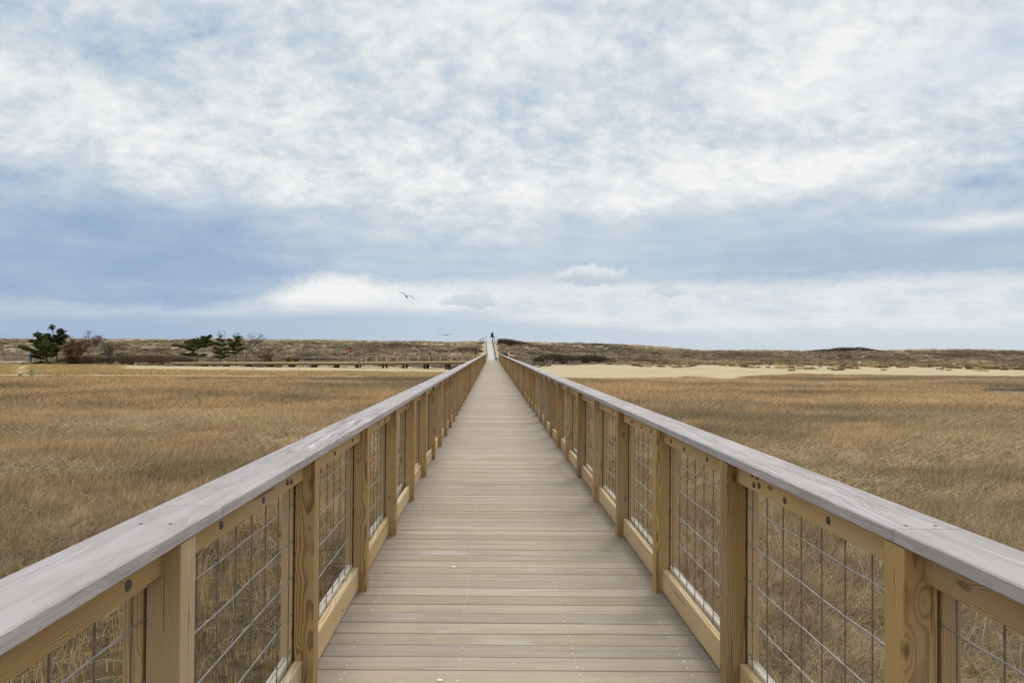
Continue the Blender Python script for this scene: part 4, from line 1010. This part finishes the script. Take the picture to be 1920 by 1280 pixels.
# ------------------------------------------------------------------ people (skinned single bodies)
SKIN = plain('skin', srgb(196, 150, 124), .6, .05); HAIR = plain('dark_hair', srgb(46, 38, 34), .8, .1)
def person(label, loc, yaw, walk, jacket, trousers, hat=None, hgt=1.74):
    J = {}; Ed = []
    def j(n, p, r, par=None):
        J[n] = (len(J), Vector(p), r)
        if par: Ed.append((J[par][0], J[n][0]))
    s = .23 if walk else .02
    j('pelvis', (0, 0, .93), .13); j('waist', (0, 0, 1.08), .115, 'pelvis'); j('chest', (0, .01, 1.28), .145, 'waist'); j('neckb', (0, 0, 1.44), .08, 'chest')
    j('neck', (0, .01, 1.51), .055, 'neckb'); j('head', (0, .03, 1.60), .085, 'neck'); j('crown', (0, .02, 1.68), .075, 'head')
    for sg, nm, fw in ((-1, 'L', s), (1, 'R', -s)):
        j('sh'+nm, (sg*.19, 0, 1.40), .062, 'neckb'); j('el'+nm, (sg*.24, -fw*.5, 1.13), .045, 'sh'+nm); j('wr'+nm, (sg*.23, -fw*.9+.07, .89), .028, 'el'+nm); j('pm'+nm, (sg*.225, -fw*1.0+.09, .82), .026, 'wr'+nm)
        for fi, (ox, ln) in enumerate(((-.03, .055), (-.012, .075), (.006, .08), (.022, .07))): j('f%d%s' % (fi, nm), (sg*.225+ox*.5, -fw*1.0+.10+ox, .82-ln), .009, 'pm'+nm)
        j('th'+nm, (sg*.2, -fw*.95+.13, .81), .010, 'wr'+nm)
        j('hp'+nm, (sg*.09, 0, .88), .095, 'pelvis'); j('kn'+nm, (sg*.10, fw*.75+.02, .48), .060, 'hp'+nm); j('an'+nm, (sg*.10, fw*1.25-(0.05 if fw < 0 else 0), .09), .040, 'kn'+nm); j('to'+nm, (sg*.12, fw*1.25+.15, .04), .035, 'an'+nm)
    me = bpy.data.meshes.new('person'); me.from_pydata([v[1] for v in J.values()], Ed, []); tmp = bpy.data.objects.new('tmp', me); C.objects.link(tmp)
    md = tmp.modifiers.new('skin', 'SKIN'); 
    for i, v in enumerate(J.values()): me.skin_vertices[0].data[i].radius = (v[2], v[2]); me.skin_vertices[0].data[i].use_root = (i == 0)
    ss = tmp.modifiers.new('sub', 'SUBSURF'); ss.levels = 2; ss.render_levels = 2
    dg = bpy.context.evaluated_depsgraph_get(); body = bpy.data.meshes.new_from_object(tmp.evaluated_get(dg)); bpy.data.objects.remove(tmp)
    root = thing('person', label, 'person', loc, yaw); root.scale = (hgt/1.76,)*3
    body.materials.clear(); body.materials.append(SKIN); body.shade_smooth(); bo = bpy.data.objects.new('body', body); C.objects.link(bo); bo.parent = root
    def shell(name, test, m_, off):
        bm = bmesh.new(); bm.from_mesh(body); bm.normal_update(); bmesh.ops.delete(bm, geom=[f for f in bm.faces if not test(f.calc_center_median())], context='FACES')
        for v in bm.verts: v.co += v.normal*off
        me_ = bpy.data.meshes.new(name); bm.to_mesh(me_); bm.free(); me_.materials.clear(); me_.materials.append(m_); me_.shade_smooth(); o = bpy.data.objects.new(name, me_); C.objects.link(o); o.parent = root
    shell('jacket', lambda c: (c.z > .86 and c.z < 1.47 and (abs(c.x) < .2 or c.z > .90)), jacket, .022)
    shell('trousers', lambda c: c.z < .93 and c.z > .10 and abs(c.x) < .185, trousers, .012)
    shell('shoes', lambda c: c.z <= .11, HAIR, .014)
    shell('hat' if hat else 'hair', lambda c: c.z > 1.60 and (c.y < .06 or c.z > 1.66), hat or HAIR, .02)
    return root
BLUE = plain('blue_jacket', srgb(38, 82, 170), .8, .1); NAVY = plain('blue_trousers', srgb(44, 66, 128), .8, .1); BLACK = plain('dark_coat', srgb(40, 36, 34), .85, .1); DBL = plain('navy_trousers', srgb(34, 38, 66), .85, .1)
p = P(58, 680, 121.5); person('person in a blue jacket and blue trousers standing by the far left pines', (p.x, p.y, zr+.01), R(10), False, BLUE, NAVY)
p = A+ud*(Ls*.5); f_ = (P(802.5, 678, 109).x-A.x)/(Bp.x-A.x); p = A+ud*(Ls*f_)+nrm*.95
person('person in a dark coat and navy trousers walking along the side boardwalk', (p.x, p.y, p.z+.002), R(-80), True, BLACK, DBL)

# ------------------------------------------------------------------ gulls
def gull(label, pos, yaw, roll, wing, bodyc, wingc, tail_down=.0):
    root = thing('gull', label, 'bird', pos, yaw, 'gulls flying over the marsh'); root.rotation_euler = (0, roll, yaw)
    mb = MB(); prof = [(-.27, .012), (-.22, .03), (-.12, .06), (0, .075), (.10, .065), (.17, .045), (.21, .043), (.25, .03), (.29, .010), (.33, .004)]
    vs = []; fs = []; n = 10
    for k, (l, r) in enumerate(prof):
        for i in range(n): a = math.tau*i/n; vs.append((math.cos(a)*r, l, math.sin(a)*r*.9+tail_down*min(0, l)))
    for k in range(len(prof)-1):
        for i in range(n): j_ = (i+1) % n; fs.append((k*n+i, k*n+j_, (k+1)*n+j_, (k+1)*n+i))
    fs += [tuple(range(n))[::-1], tuple(range((len(prof)-1)*n, len(prof)*n))]; mb.add(vs, fs); mb.build('body', bodyc, root, smooth=True)
    mb = MB(); z = -.24*tail_down; mb.add([(-.04, -.20, z*.8), (.04, -.20, z*.8), (.10, -.40, z*1.6), (0, -.42, z*1.65), (-.10, -.40, z*1.6), (-.04, -.20, z*.8-.012), (.04, -.20, z*.8-.012), (.09, -.39, z*1.6-.012), (0, -.41, z*1.65-.012), (-.09, -.39, z*1.6-.012)],
           [(0, 1, 2, 3, 4), (9, 8, 7, 6, 5), (0, 4, 9, 5), (1, 0, 5, 6), (2, 1, 6, 7), (3, 2, 7, 8), (4, 3, 8, 9)]); mb.build('tail', wingc, root)
    for sg in (-1, 1):
        mb = MB(); vs = []
        for (s_, z_, ch, sw) in wing[0 if sg < 0 else 1]: vs += [(sg*s_, sw+ch*.5, z_), (sg*s_, sw-ch*.5, z_-.005), (sg*s_, sw+ch*.2, z_+.018), (sg*s_, sw+ch*.4, z_-.014)]
        fs = []
        for k in range(len(wing[0])-1):
            i = 4*k; fs += [(i, i+2, i+6, i+4), (i+2, i+1, i+5, i+6), (i+1, i+3, i+7, i+5), (i+3, i, i+4, i+7)]
        fs.append((0, 2, 1, 3)); i = 4*(len(wing[0])-1); fs.append((i, i+2, i+1, i+3)); mb.add(vs, fs); mb.build('wing', wingc, root, smooth=True)
GB = plain('gull_brown', srgb(104, 90, 74), .8, .2, 12.0); GW = plain('gull_wing_dark', srgb(82, 70, 58), .8, .2, 12.0); GP = plain('gull_pale', srgb(150, 142, 130), .8, .1); GG = plain('gull_wing_pale', srgb(158, 162, 168), .8, .1)
gull('brown gull with arched wings gliding high left of the bridge line', P(762, 555, 55), R(25), R(12),
     (((.03, .02, .16, .03), (.2, .14, .17, .05), (.36, .20, .15, .04), (.52, .17, .11, -.02), (.68, .10, .03, -.10)), ((.03, .02, .16, .03), (.2, .12, .17, .05), (.36, .13, .15, .04), (.52, .04, .11, -.02), (.66, -.06, .03, -.10))), GB, GW, .5)
fl = ((.03, .02, .15, .02), (.2, .045, .16, .04), (.36, .05, .14, .03), (.52, .07, .10, -.02), (.68, .10, .03, -.08))
gull('pale gull with flat outstretched wings flying low just above the dunes', P(836, 628, 55), R(-12), R(-1), (fl, fl), GP, GG, .1)
